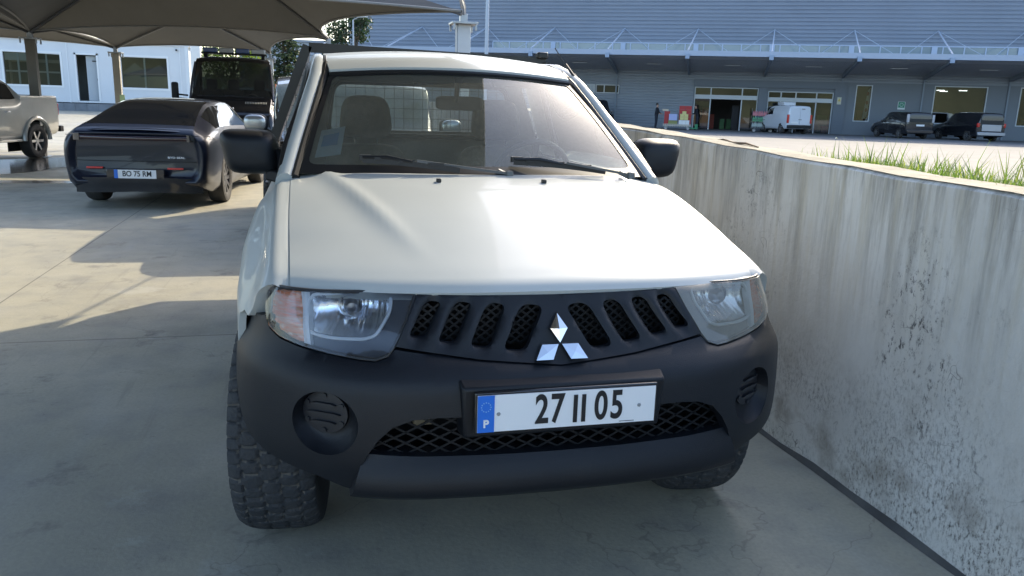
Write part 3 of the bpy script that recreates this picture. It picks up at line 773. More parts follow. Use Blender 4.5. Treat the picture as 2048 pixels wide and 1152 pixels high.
mb = MB(); patch(mb, [(-.92, .23), (-.83, .25), (-.83, .36), (-.92, .33)], lambda s, t: WS(s, t, -.002), .08); mb.build('sticker_print', mat('sticker_blue', (.10, .35, .60), .5), ws)
mb = MB(); mb.tube([WS(s/10, 1.0, .006) for s in range(-10, 11)], .010, 6); mb.build('top_seal', TRIMB, ws, smooth=True)

# pillars and cant rails (one each side), roof
for sgn in (-1, 1):
    pth = [(.768, 1.215, 1.185), (.735, 1.38, 1.290), (.70, 1.54, 1.395), (.665, 1.70, 1.500), (.634, 1.85, 1.590), (.622, 2.0, 1.645), (.618, 2.2, 1.685), (.618, 2.6, 1.705), (.618, 3.05, 1.695)]
    mb = MB()
    sec = [(-.030, .012), (-.012, .024), (.012, .022), (.030, .004), (.036, -.022), (-.02, -.03)]
    vs = []
    for i, p in enumerate(pth):
        for a, b in sec: vs.append((sgn*(p[0]+a), p[1]-(b*.5 if i < 5 else 0), p[2]+b))
    ns = len(sec)
    mb.add(vs, [(i*ns+k, i*ns+(k+1) % ns, (i+1)*ns+(k+1) % ns, (i+1)*ns+k) for i in range(len(pth)-1) for k in range(ns)]+[tuple(range(ns)), tuple((len(pth)-1)*ns+k for k in range(ns))])
    mb.build('roof_pillar', WHITE, truck, smooth=True, angle=50)
    # black seal between pillar and glass
    mb = MB(); mb.tube([Vector((sgn*(p[0]-.040), p[1]-.004, p[2]+.006)) for p in pth[:6]], .017, 8); mb.build('pillar_seal', TRIMB, truck, smooth=True)
    mb = MB(); mb.tube([Vector((sgn*(p[0]-.036), p[1], p[2]+.012)) for p in pth[4:]], .009, 6); mb.build('roof_channel', TRIMB, truck, smooth=True)
    # door frame and side window
    def sw(y, t): 
        x = lerp(.800, lerp(.775, .655, sm(1.25, 1.95, y)), t) if y > 0 else 0; z0 = 1.19; z1 = interp(y, [(1.25, 1.20), (1.85, 1.57), (2.1, 1.63), (2.8, 1.67), (3.05, 1.66)])
        return Vector((sgn*x, y, lerp(z0, z1, t)))
    mb = MB(); mb.grid(sw, [1.32+i*.1 for i in range(14)], [0, .5, 1]); mb.build('side_window', glass('side_glass', (.8, .9, .85), .8, dust=.04), truck, smooth=True)
    mb = MB(); fr = [sw(y, 1)+Vector((0, 0, .005)) for y in [1.28+i*.12 for i in range(13)]]; mb.tube(fr, .018, 8); mb.tube([sw(2.66, 0), sw(2.66, 1)], .02, 8); mb.tube([sw(1.55, 0), sw(1.55, 1)], .012, 6)
    mb.build('door_frame', TRIMB, truck, smooth=True)
    mb = MB(); mb.grid(lambda y, t: sw(y, t)+Vector((sgn*.01, 0, 0)), [2.68, 2.8, 2.95, 3.07], [0, .5, 1]); mb.build('cab_quarter_panel', WHITE, truck, smooth=True)
def RFf(x, y):
    yy = y+.0; z = interp(yy, [(1.70, 1.600), (1.84, 1.618), (1.90, 1.640), (2.0, 1.665), (2.17, 1.695), (2.5, 1.727), (3.08, 1.722)])
    fa = 1-(x/.585)**2
    return Vector((x, y-.085*fa*(1-sm(1.85, 2.2, y)), z+.034*fa*sm(1.7, 2.2, y)+.026*fa*(1-sm(1.7, 2.2, y))))
rp = [(x/10*.572, 1.850) for x in range(-10, 11)]+[(.585, 2.05), (.585, 3.05), (0, 3.08), (-.585, 3.05), (-.585, 2.05)]
def RF2(x, y):
    p = RFf(x, y); return p
mb = MB(); patch(mb, rp, RF2, .05, skirt=lambda x, y, p: p-Vector((0, 0, .02)))
mb.build('roof', WHITE, truck, smooth=True, angle=50)
mb = MB(); mb.grid(lambda x, y: RFf(x, y)-Vector((0, 0, .03)), [-.57+i*.057*2 for i in range(11)], [1.86+i*.12 for i in range(11)]); mb.build('headliner', LINER, truck, smooth=True)
# cab rear wall with window
mb = MB(); RW = soft([(-.56, 1.285), (.58, 1.285), (.55, 1.60), (-.52, 1.60)], .25, 5)
patch(mb, [(-.80, .60), (.80, .60), (.80, 1.18), (.62, 1.68), (-.62, 1.68), (-.80, 1.18)], lambda x, z: Vector((x, 3.07, z)), .08, [RW], skirt=lambda x, z, p: p-Vector((0, .03, 0)))
mb.build('cab_rear_wall', LINER, truck)
mb = MB(); mb.tube([Vector((x, 3.035, z)) for x, z in RW+RW[:1]], .018, 6, cap=False); mb.build('rear_window_seal', TRIMB, truck, smooth=True)
mb = MB(); patch(mb, RW, lambda x, z: Vector((x, 3.05, z)), .3); mb.build('rear_window', glass('rear_glass', (.85, .9, .88), .85, dust=.10, dustcol=(.45, .45, .38)), truck)
# cowl, wipers
mb = MB(); mb.grid(lambda s, t: Vector((lerp(s*.745, s*.70, t), lerp(lerp(1.13, 1.27, s*s)-.03, WS(s, .06).y, t), lerp(1.190-.012*s*s, WS(s, .06).z+.0, t)-.03*math.sin(PI*t))), [-1+i/15 for i in range(31)], [0, .25, .5, .75, 1]); cw = mb.build('cowl', TRIMB, truck, smooth=True)
mb = MB()
for i in range(150):
    x = -.6+i*1.2/149; s = x/.735
    mb.box((x, lerp(1.13, 1.27, s*s)-.012, 1.196-.012*s*s), (.004, .022, .008))
mb.build('cowl_slats', BLACKP, cw)
def wiper(x0, x1, xa, seed):
    mb = MB(); a = WS(x0/.70, .09, .018); b = WS(x1/.70, .015, .020)
    pts = [a.lerp(b, i/10)+Vector((0, -.012*math.sin(PI*i/10), .006*math.sin(PI*i/10))) for i in range(11)]
    for i in range(10): mb.bar(pts[i], pts[i+1], .010, .022)
    for t in (.2, .45, .75): 
        p = a.lerp(b, t)+Vector((0, -.012, .014)); mb.box(p, (.06, .012, .012))
    mb.tube([a+Vector((0, -.01, .012)), a.lerp(b, .25)+Vector((0, -.015, .022)), a.lerp(b, .5)+Vector((0, -.02, .014))], [.006, .009, .006], 6)
    mb.box(a+Vector((.01, 0, .01)), (.045, .02, .022))
    wp = mb.build('wiper_blade', TRIMB, truck, smooth=True, angle=30)
    mb = MB(); c = a.lerp(b, .45)+Vector((0, -.02, .022)); piv = Vector((xa, 1.105, 1.212))
    mb.bar(a.lerp(b, .55)+Vector((0, -.022, .02)), piv+Vector((0, .0, .012)), .012, .010); mb.bar(piv+Vector((-.035, .035, .020)), piv, .024, .018); mb.lathe([(0, .026), (.016, .022), (.018, 0)], piv, 'z', 14)
    mb.build('wiper_arm', mat('arm_metal', (.10, .105, .11), .35, metal=.4), wp, smooth=True, angle=30)
wiper(-.47, -.10, .10, 1); wiper(.13, .52, .62, 2)
# antenna
mb = MB(); mb.box((.633, 1.93, 1.625), (.022, .08, .03), m=Matrix.Rotation(.5, 4, 'X')); mb.tube([(.633, 1.93, 1.635), (.585, 1.95, 1.70)], .007, 8); mb.tube([(.585, 1.95, 1.70), (.53, 1.96, 1.775)], .003, 6); mb.build('antenna', TRIMB, truck, smooth=True)
# door mirrors
for sgn in (-1, 1):
    mb = MB()
    def mf(a, b):
        # squarish shell: a round the outline, b depth towards the front
        ca, sa = math.cos(a), math.sin(a); e = .42
        k = (abs(ca)**(2/e)+abs(sa)**(2/e))**(-e/2)
        X = ca*k*.115; Z = sa*k*.092
        X += .018*(-Z/.09)*-1*(1 if True else 0)
        sc_ = math.cos(b*PI/2)**.45 if b < .999 else 0.0
        return Vector((sgn*(.905+X*sc_), 1.545-.105*math.sin(b*PI/2), 1.268+Z*sc_+.0*b))
    mb.grid(mf, [2*PI*i/36 for i in range(37)], [i/10 for i in range(11)])
    mr = mb.build('door_mirror', BLACKP, truck, smooth=True, angle=60)
    mb = MB(); patch(mb, [(mf(2*PI*i/36, 0).x, mf(2*PI*i/36, 0).z) for i in range(36)], lambda x, z: Vector((x, 1.552, z)), .06); mb.build('mirror_glass', CHROME, mr)
    mb = MB(); mb.bar((sgn*.84, 1.50, 1.18), (sgn*.74, 1.44, 1.16), .05, .05); mb.bar((sgn*.80, 1.50, 1.24), (sgn*.765, 1.42, 1.21), .03, .10); mb.build('mirror_arm', BLACKP, mr, bevel=.01)
# interior
for cx in (-.362, .375):
    mb = MB()
    def pad(mb, c, hx, hy, hz, e=.35, taper=0., lean=0.):
        def f(a, b):
            ca, sa, cb, sb = math.cos(a), math.sin(a), math.cos(b), math.sin(b)
            pw = lambda v: math.copysign(abs(v)**e, v)
            z = hz*pw(sb); k = 1-taper*(z/hz)
            return Vector((c[0]+hx*k*pw(cb)*pw(ca), c[1]+hy*pw(cb)*pw(sa)+lean*z, c[2]+z))
        mb.grid(f, [2*PI*i/24 for i in range(25)], [-PI/2+PI*i/14 for i in range(15)])
    pad(mb, (cx, 2.47, .95), .25, .09, .31, .4, .12, .22); pad(mb, (cx, 2.18, .66), .26, .27, .09, .4)
    st = mb.build('seat', SEAT, truck, smooth=True, angle=70)
    mb = MB(); pad(mb, (cx, 2.56, 1.405), .138, .065, .115, .55, .10, .1); mb.build('headrest', SEAT, st, smooth=True, angle=70)
    for dx_ in (-.06, .06): MB().tube([(cx+dx_, 2.54, 1.22), (cx+dx_, 2.55, 1.34)], .007, 6).build('headrest_post', TRIMB, st)
mb = MB(); mb.grid(lambda s, t: Vector((s*.72, lerp(1.16+.07*s*s, 1.75, t), lerp(1.178, 1.165, t)-.015*abs(s)-(.2 if t > .99 else 0))), [-1+i/10 for i in range(21)], [0, .3, .6, .9, 1.]); mb.build('dashboard', mat('dash_grey', (.045, .047, .05), .7), truck, smooth=True)
mb = MB(); mb.bb(-.70, .70, 1.3, 3.0, .50, .52); mb.bb(-.80, -.78, 1.3, 3.0, .52, 1.17); mb.bb(.78, .80, 1.3, 3.0, .52, 1.17); mb.build('cab_floor', DARK, truck)
mb = MB(); cst = Vector((.40, 1.86, 1.155)); mt = Matrix.Rotation(math.radians(-62), 4, 'X')
pts = [cst+(mt @ Vector((.19*math.cos(2*PI*i/32), .19*math.sin(2*PI*i/32), 0))) for i in range(33)]; mb.tube(pts, .014, 8, cap=False)
for a in (PI, 0, -PI/2): mb.bar(cst, cst+(mt @ Vector((.18*math.cos(a), .18*math.sin(a), 0))), .03, .015)
mb.bar(cst, cst+Vector((0, -.4, -.2)), .05); mb.build('steering_wheel', mat('wheel_grey', (.07, .075, .08), .45), truck, smooth=True, angle=40)
mb = MB(); pad(mb, (.047, 1.94, 1.492), .118, .02, .034, .4); mb.tube([(.03, 1.93, 1.50), (.027, 1.88, 1.60)], .012, 8); mb.box((.027, 1.87, 1.598), (.045, .03, .03)); mb.build('rear_view_mirror', TRIMB, truck, smooth=True, angle=60)
for cx in (-.36, .36):
    mb = MB(); mb.box((cx, 1.86, 1.590), (.34, .11, .012), m=Matrix.Rotation(.25, 4, 'X')); mb.build('sun_visor', mat('visor', (.24, .23, .19), .9), truck, bevel=.004)
# flatbed with headboard frame
fb = bpy.data.objects.new('flatbed', None); COL.objects.link(fb); fb.parent = truck
mb = MB(); mb.bb(-.90, .90, 3.16, 5.05, .80, .86); mb.build('bed_floor', mat('bed_ply', (.18, .15, .11), .8, var=.4, vs=4), fb)
mb = MB(); mb.bb(-.93, -.90, 3.16, 5.05, .78, 1.14); mb.bb(.90, .93, 3.16, 5.05, .78, 1.14); mb.bb(-.93, .93, 5.05, 5.08, .78, 1.14); mb.bb(-.93, .93, 3.13, 3.16, .78, 1.20)
for y in (3.7, 4.3): mb.bb(-.94, -.93, y, y+.04, .78, 1.14)
mb.build('drop_sides', STEELB, fb)
mb = MB(); mb.add([(-.925, 3.2, 1.14), (-.925, 5.06, 1.14), (-.665, 5.06, 1.785), (-.665, 3.2, 1.785), (-.905, 3.2, 1.14), (-.905, 5.06, 1.14), (-.645, 5.06, 1.785), (-.645, 3.2, 1.785)], [(0, 1, 2, 3), (4, 7, 6, 5), (0, 3, 7, 4), (1, 5, 6, 2), (3, 2, 6, 7), (0, 4, 5, 1)])
mb.build('added_shade_panel', STEELB, fb)  # panel added to extend the shadow the truck casts on the yard
mb = MB(); tl, tr = Vector((-.655, 3.17, 1.795)), Vector((.835, 3.17, 1.77)); bl, br = Vector((-.91, 3.17, 1.16)), Vector((.915, 3.17, 1.16))
mb.bar(bl, tl+Vector((-.008, 0, .01)), .055, .05, up=(0, 1, 0)); mb.bar(br, tr, .05, .05, up=(0, 1, 0)); mb.bar(tl, tr, .05, .055); mb.bar(Vector((-.8, 3.17, 1.30)), Vector((.8, 3.17, 1.30)), .03)
hb = mb.build('headboard_frame', STEELB, fb)
mb = MB()
for i in range(30):
    x = -.86+i*.06; zt = 1.78 if -.64 < x < .83 else lerp(1.18, 1.78, (x+.91)/.26 if x < 0 else (.915-x)/.09)
    if zt > 1.2: mb.bar((x, 3.18, 1.17), (x, 3.18, zt), .0028)
for j in range(10):
    z = 1.21+j*.06; xl = lerp(-.90, -.66, (z-1.16)/.63); xr = lerp(.905, .84, (z-1.16)/.63); mb.bar((xl, 3.176, z), (xr, 3.176, z), .0028)
mb.build('headboard_mesh', mat('mesh_steel', (.12, .12, .12), .5, metal=.5), hb)
mb = MB(); mb.bb(.775, .845, 3.12, 3.19, 1.79, 1.832); mb.build('work_lamp', TRIMB, hb, bevel=.01)

# ------------------------------------------------------------------ generic vehicle shell
def mono(vals, t):
    n = len(vals)-1; t = min(max(t, 0), n-1e-9); i = int(t); s = t-i
    d = [vals[k+1]-vals[k] for k in range(n)]
    def sl_(k):
        if k <= 0: return d[0]
        if k >= n: return d[-1]
        return 0 if d[k-1]*d[k] <= 0 else 2*d[k-1]*d[k]/(d[k-1]+d[k])
    m0, m1 = sl_(i), sl_(i+1); s2, s3 = s*s, s**3
    return vals[i]*(2*s3-3*s2+1)+m0*(s3-2*s2+s)+vals[i+1]*(-2*s3+3*s2)+m1*(s3-s2)
VSUB = [1, 1, 4, 4, 4, 3, 5]
def section(st):
    y, zb, zl, zt, wl, wb, wr = st
    return [(0, zb), (wl-.07, zb), (wl-.01, zb+.07), (max(wl, wb)+.012, lerp(zb, zl, .55)), (wb, zl), (wr+.055, lerp(zl, zt, .80)), (wr-.06, lerp(zl, zt, .965)), (0, zt)]
def shell(parent, stations, paint, zones=(), arches=(), su=6, extra=None):
    """stations rear to front (y up towards the front); zones: (part, material, u0, u1, v0, v1)"""
    ns = len(stations)-1; US = [i/su for i in range(ns*su+1)]
    secs = [section(s) for s in stations]
    VS = []
    for j, k in enumerate(VSUB): VS += [j+i/k for i in range(k)]
    VS.append(len(VSUB))
    def pos(u, v):
        P = [(mono([s[j][0] for s in secs], u), mono([s[j][1] for s in secs], u), 0) for j in range(8)]
        y = mono([s[0] for s in stations], u)
        # bottom flat, upper contour rounded
        q = catm(P[1:], v-1) if v > 1 else Vector(P[0]).lerp(Vector(P[1]), v)
        return q.x, y, q.y
    G = [[pos(u, v) for v in VS] for u in US]
    full = []
    for sgn in (1, -1):
        full.append([[(sgn*max(x, 0), y, z) for x, y, z in row] for row in G])
    parts = {}
    for sgn_i, sgn in enumerate((1, -1)):
        rows = [list(map(list, r)) for r in full[sgn_i]]
        for (ay, az, ar) in arches:
            for i, r in enumerate(rows):
                for j, p in enumerate(r):
                    if VS[j] < 2 or VS[j] > 4.2: continue
                    dd = math.hypot(p[1]-ay, p[2]-az)
                    if p[2] > az-.02 and ar-.07 < dd < ar+.045:
                        k = ar/dd; p[1] = ay+(p[1]-ay)*k; p[2] = az+(p[2]-az)*k
        for i in range(len(US)-1):
            for j in range(len(VS)-1):
                uc, vc = (US[i]+US[i+1])/2, (VS[j]+VS[j+1])/2
                q = [rows[i][j], rows[i][j+1], rows[i+1][j+1], rows[i+1][j]]
                if any(vc > .9 and vc < 4.2 and all(math.hypot(p[1]-ay, max(p[2]-az, 0)) <= ar+.002 for p in q) for ay, az, ar in arches): continue
                nm = 'body'
                for z in zones:
                    if z[2] <= uc <= z[3] and z[4] <= vc <= z[5]: nm = z[0] if len(z) < 7 or sgn == z[6] else nm
                key = (nm, sgn) if nm.startswith('side') else (nm, 0)
                parts.setdefault(key, []).append([tuple(p) for p in q])
    zm = {z[0]: z[1] for z in zones}; out = {}
    for (nm, sg), qs in parts.items():
        mb = MB(); idx = {}
        for q in qs:
            ids = []
            for p in q:
                k = tuple(round(c, 4) for c in p)
                if k not in idx: idx[k] = len(mb.v); mb.v.append(p)
                if idx[k] not in ids: ids.append(idx[k])
            if len(ids) > 2: mb.f.append(tuple(ids)); mb.mi.append(0)
        if nm == 'body':
            for gi in (0, -1):
                loop = [full[0][gi][j] for j in range(len(VS))]+[full[1][gi][j] for j in range(len(VS)-2, 0, -1)]
                ids = []
                for p in loop:
                    k = tuple(round(c, 4) for c in p)
                    if k not in idx: idx[k] = len(mb.v); mb.v.append(p)
                    if not ids or ids[-1] != idx[k]: ids.append(idx[k])
                mb.f.append(tuple(ids)); mb.mi.append(0)
        out[nm, sg] = mb.build({'side_window': 'side_window'}.get(nm, nm), paint if nm == 'body' else zm[nm], parent, smooth=True, angle=38)
    for (ay, az, ar) in arches:
        wmax = max(s[4] for s in stations)
        for sgn in (1, -1):
            mb = MB()
            for k in range(16):
                a0, a1 = PI*k/16, PI*(k+1)/16
                mb.add([(sgn*x, ay+ar*math.cos(a), az+ar*math.sin(a)) for x, a in ((wmax*.55, a0), (wmax-.035, a0), (wmax-.035, a1), (wmax*.55, a1))], [(0, 1, 2, 3)])
            mb.bb(sgn*wmax*.55, sgn*(wmax*.55-.01), ay-ar, ay+ar, .15, az+ar); mb.build('arch_liner', DARK, parent)
    return out
def paint(name, c, metal=.4, rough=.3, var=.08): return mat(name, c, rough, metal=metal, coat=.9, var=var, vs=2)

# ------------------------------------------------------------------ dark blue sedan, seen from behind
sed = empty('sedan', (-2.86, 9.35, 0), math.radians(-6.5), 'dark blue electric sedan seen from behind under the shade canopies', 'car')
SP = mat('sedan_blue', (.004, .007, .019), .35, coat=.45, var=.1, vs=2, spec=.3)
st = [(0.06, .44, .80, .93, .74, .74, .66), (.0, .36, .80, .99, .81, .825, .70), (.06, .31, .86, 1.045, .86, .875, .70), (.20, .26, .92, 1.095, .90, .900, .68), (.48, .21, .97, 1.17, .925, .910, .64), (.95, .21, .985, 1.31, .93, .905, .59), (1.5, .20, .975, 1.425, .925, .90, .555), (2.1, .20, .96, 1.455, .92, .895, .55), (2.8, .20, .945, 1.425, .92, .89, .57), (3.35, .20, .93, 1.24, .92, .885, .63), (3.75, .20, .90, 1.02, .92, .875, .68), (4.3, .22, .80, .90, .90, .84, .68), (4.65, .25, .68, .78, .84, .76, .62), (4.8, .34, .58, .64, .70, .64, .5)]
BLG = mat('rear_glass_black', (.010, .012, .015), .06, coat=1)
zones = [('rear_window', BLG, 3.15, 6.15, 5.35, 7), ('windscreen', BLG, 8.0, 10.0, 5.35, 7), ('side_windows', BLG, 4.7, 9.4, 4.25, 5.1), ('side_pillar', SP, 6.5, 6.66, 4.25, 5.1)]
sh = shell(sed, st, SP, zones, [(1.0, .345, .385), (3.92, .345, .385)])
for o in list(bpy.data.objects):
    if o.parent == sed and o.name.startswith('side_windows'): o.name = 'side_window'
for sgn in (-1, 1):
    for y in (1.0, 3.92): make_wheel(sed, sgn*.825, y, .345, .235, sgn, mat('sedan_rim', (.10, .10, .11), .3, metal=.7), False, 10, rr=.245)
# shut lines and lower trim of the tail
mb = MB(); mb.tube([(x/10*.80, .0+.06*abs(x/10)**4, .635) for x in range(-10, 11)], .003, 5); mb.build('shut_line', DARK, sed)
# tail light bar
mb = MB(); mb.grid(lambda a, t: Vector((a*.875, lerp(-.022, .30, max(0, (abs(a)-.80)/.2)**1.6)+.012*abs(a)-.006+(.012 if t in (0, 1) else 0), lerp(.905, .955, t)+.012*(abs(a)**3)+(0.0))), [-1+i/20 for i in range(41)], [0, .2, .8, 1]); lb = mb.build('tail_light_bar', mat('smoked_red', (.03, .008, .010), .08, coat=1), sed, smooth=True, angle=60)
for sgn in (-1, 1):
    mb = MB(); mb.grid(lambda a, t: Vector((sgn*lerp(.66, .895, a), lerp(-.03, .26, a**2.2), lerp(.895, .985-.02*a, t))), [i/10 for i in range(11)], [0, .25, .75, 1]); mb.build('lamp_tip', mat('smoke_lens', (.02, .02, .025), .05, coat=1), lb, smooth=True)
mb = MB(); mb.grid(lambda a, t: Vector((a*.74, lerp(-.010, .09, t)+.11*a*a*a*a, lerp(1.040, 1.062, math.sin(t*PI*.6))-.03*a*a)), [-1+i/12 for i in range(25)], [0, .2, .5, 1]); mb.build('deck_spoiler', SP, sed, smooth=True)
mb = MB(); mb.grid(lambda a, t: Vector((a*.80, -.035+.14*abs(a)**4+.05*math.cos(t*PI)*.3, lerp(.24, .44, t)-.03*abs(a))), [-1+i/12 for i in range(25)], [i/4 for i in range(5)]); mb.build('diffuser', BLACKG, sed, smooth=True)
mb = MB(); mb.bb(-.36, .36, -.045, -.01, .40, .54); mb.build('plate_recess', BLACKG, sed, bevel=.01)
for sgn in (-1, 1): mb = MB(); mb.bb(sgn*.40, sgn*.60, -.040, -.005, .535, .56); mb.build('reflector', REDL, sed, bevel=.004)
mb = MB(); mb.bb(-.26, .26, -.052, -.046, .415, .525); mb.build('number_plate', WHITEP, sed)
mb = MB(); mb.bb(-.26, -.215, -.055, -.0525, .415, .525); mb.build('country_band', BLUEP, sed)
mb = MB(); put_text(mb, 'BO 75 RM', .098, Matrix.Translation((.022, -.0535, .472)) @ Matrix.Rotation(PI/2, 4, 'X'), .86, .0015); mb.build('plate_letters', INK, sed)
mb = MB(); put_text(mb, 'BYD SEAL', .034, Matrix.Translation((.52, -.028, .69)) @ Matrix.Rotation(PI/2, 4, 'X'), 1.5, .001); mb.build('boot_lettering', CHROME, sed)
for sgn in (-1, 1):
    mb = MB(); 
    def f(a, b): return Vector((sgn*(1.02+.10*math.cos(a)*math.sin(b)), 3.12+.06*math.cos(b), 1.02+.065*math.sin(a)*math.sin(b)))
    mb.grid(f, [2*PI*i/16 for i in range(17)], [PI*i/8 for i in range(9)]); mb.bar((sgn*.93, 3.14, .98), (sgn*.88, 3.14, .96), .04); m_ = mb.build('door_mirror', SP, sed, smooth=True)
mb = MB(); mb.tube([(0, .55, 1.17), (0, .62, 1.19)], .004)
for sgn in (-1, 1):
    # inner cabin silhouettes: rear headrests
    mb = MB(); mb.tube([(sgn*.925, .25, .95), (sgn*.93, 1.2, .80), (sgn*.935, 2.4, .74), (sgn*.93, 3.6, .72)], .004, 6); mb.build('side_crease', SP, sed, smooth=True)

# ------------------------------------------------------------------ silver crew pickup, left edge
sp = empty('silver_pickup', (-7.22, 19.73, 0), math.radians(166.3), 'silver pickup truck cut by the left edge with black bed and alloy wheels', 'pickup truck')
SV = paint('silver_paint', (.48, .47, .43), .35, .35, .15)
st = [(.12, .62, 1.10, 1.20, .78, .80, .70), (.14, .56, 1.26, 1.36, .84, .85, .77), (.20, .52, 1.29, 1.40, .87, .87, .80), (1.0, .46, 1.30, 1.40, .89, .885, .81), (1.62, .44, 1.30, 1.40, .89, .885, .81), (1.66, .44, 1.26, 1.60, .89, .885, .66), (1.95, .44, 1.18, 1.76, .89, .885, .60), (2.6, .42, 1.17, 1.79, .89, .885, .60), (3.2, .42, 1.15, 1.76, .89, .88, .60), (3.85, .42, 1.12, 1.22, .89, .87, .70), (4.5, .44, 1.05, 1.14, .88, .84, .70), (5.0, .5, .92, 1.0, .80, .78, .64), (5.1, .6, .8, .86, .7, .66, .5)]
zones = [('bed_interior', DARK, 2.2, 4.0, 5.6, 7), ('rear_window', WINDARK, 5.3, 5.9, 5.5, 7), ('windscreen', WINDARK, 8.1, 8.95, 5.4, 7), ('side_windows', BLG, 5.45, 8.7, 4.2, 5.15), ('side_pillar', SV, 6.9, 7.1, 4.2, 5.15)]
shell(sp, st, SV, zones, [(1.15, .40, .46), (4.2, .40, .46)])
for sgn in (-1, 1):
    for y in (1.15, 4.2): make_wheel(sp, sgn*.80, y, .385, .25, sgn, RIMA, False, 6)
    for yy in (1.15,):
        mb = MB()
        P0 = [(sgn*.90, yy+.50*math.cos(PI*k/16), .40+.50*math.sin(PI*k/16)) for k in range(17)]
        mb.tube(P0, [.05]*17, 8); mb.build('arch_flare', SV, sp, smooth=True)
    mb = MB(); mb.bb(sgn*.905, sgn*.93, 2.1, 2.28, 1.02, 1.05); mb.build('door_handle', CHROME, sp, bevel=.008)
    mb = MB(); mb.bb(sgn*.80, sgn*.94, 1.8, 3.7, .40, .45); mb.build('side_step', SV, sp, bevel=.01)
    mb = MB(); mb.bb(sgn*.70, sgn*.86, .10, .17, .95, 1.22); mb.build('tail_light', REDL, sp, bevel=.01)
mb = MB(); mb.bb(-.86, .86, -.06, .10, .56, .70); mb.build('rear_step_bumper', BLACKP, sp, bevel=.02)
mb = MB(); mb.bb(-.55, .55, .11, .14, .75, 1.22); mb.build('tailgate', SV, sp, bevel=.02)

# ------------------------------------------------------------------ black flatbed van facing the camera
va = empty('flatbed_van', (-2.62, 17.25, 0), PI+math.radians(15), 'black dropside van facing forwards with a light bar on its roof', 'van')
VP = paint('van_black', (.018, .018, .021), .3, .22)
# front at y=0 .. stations run rear -> front, so front is at the high end
st = [(0, .45, 1.35, 1.55, .90, .90, .80), (.03, .40, 1.38, 2.28, .96, .96, .80), (.10, .36, 1.38, 2.40, .98, .97, .80), (.7, .34, 1.38, 2.45, .99, .97, .80), (1.3, .34, 1.37, 2.41, .99, .97, .80), (1.6, .34, 1.36, 2.24, .99, .965, .80), (2.25, .34, 1.30, 1.52, .99, .95, .82), (2.55, .34, 1.20, 1.34, .985, .93, .80), (2.85, .34, 1.05, 1.18, .97, .91, .78), (2.98, .36, .90, 1.00, .94, .88, .74), (3.03, .42, .74, .80, .86, .82, .66)]
VG = glass('van_screen', (.5, .6, .6), .35, dust=.06, refl=1.6)
zones = [('windscreen', VG, 4.7, 6.0, 5.2, 7), ('side_windows', VG, 2.6, 5.4, 4.25, 5.0), ('rear_window', VG, .15, 1.6, 5.3, 7)]
shell(va, st, VP, zones, [(2.15, .37, .42)])
for o in bpy.data.objects:
    if o.parent == va: pass
va.location = (-2.36, 19.95, 0); va.rotation_euler.z = PI+math.radians(1)
for sgn in (-1, 1):
    make_wheel(va, sgn*.86, 2.15, .35, .23, sgn, MATS['steel_rim'], False, 6); make_wheel(va, sgn*.84, -1.6, .35, .23, sgn, MATS['steel_rim'], False, 6)
    mb = MB(); mb.bar((sgn*.98, 1.95, 1.50), (sgn*1.20, 1.98, 1.52), .04); mb.bar((sgn*.98, 1.95, 1.42), (sgn*1.20, 1.98, 1.44), .03)
    mr_ = mb.build('mirror_arm', VP, va, bevel=.008)
    mb = MB(); mb.box((sgn*1.25, 1.98, 1.60), (.15, .12, .38)); mb.build('mirror_housing', BLACKP, mr_, bevel=.04)
    mb = MB(); mb.grid(lambda a, t: Vector((sgn*lerp(.55, .955, a), lerp(3.045, 2.72, a*a), lerp(.82, lerp(.96, 1.14, a), t))), [i/8 for i in range(9)], [i/4 for i in range(5)]); mb.build('headlight', LENSH, va, smooth=True)
    mb = MB(); mb.tube([(sgn*.90, 2.30, 1.42), (sgn*.87, 1.95, 1.88), (sgn*.83, 1.55, 2.26)], .028, 8); mb.build('screen_pillar', paint('pillar_shine', (.10, .10, .12), .5, .25), va, smooth=True)
mb = MB(); mb.bb(-.52, .52, 3.0, 3.05, .78, 1.02); 
g_ = mb.build('grille', BLACKG, va, bevel=.02)
mb = MB()
for z in (.83, .90, .97): mb.bb(-.50, .50, 3.052, 3.064, z-.008, z+.008)
mb.build('grille_bar', mat('dull_chrome', (.35, .36, .38), .3, metal=.8), g_)
mb = MB(); mb.grid(lambda a, t: Vector((a*.97, 3.08-.28*abs(a)**4, lerp(.32, .70, t))), [-1+i/10 for i in range(21)], [0, .3, .7, 1]); mb.build('front_bumper', BLACKP, va, smooth=True)
mb = MB(); mb.bb(.25, .52, 3.10, 3.115, .56, .67); mb.build('yellow_plate', mat('plate_yellow', (.75, .55, .05), .5), va)
for x0 in (-.75, .30):
    mb = MB()
    for i in range(14): mb.box((x0+i*.035, 2.50, 1.375), (.018, .10, .006), m=Matrix.Rotation(-.42, 4, 'X'))
    mb.build('hood_vent', mat('vent_grey', (.35, .34, .30), .5) if x0 < 0 else TRIMB, va)
mb = MB(); mb.lathe([(0, .012), (.05, .012), (.055, 0)], (0, 2.72, 1.25), 'z', 20); mb.build('badge', CHROME, va, smooth=True)
mb = MB(); mb.tube([(-.7, 2.32, 1.50), (-.1, 2.36, 1.50), (.15, 2.33, 1.52)], .012, 6); mb.tube([(.75, 2.3, 1.50), (.2, 2.36, 1.50), (-.05, 2.33, 1.52)], .012, 6); mb.build('wiper', TRIMB, va)
mb = MB(); mb.tube([Vector((-.42+.17*math.cos(2*PI*i/20), 1.95+.06*math.sin(2*PI*i/20), 1.42+.15*math.sin(2*PI*i/20))) for i in range(21)], .014, 6); mb.build('steering_wheel', mat('wheel_light', (.25, .24, .2), .6), va, smooth=True)
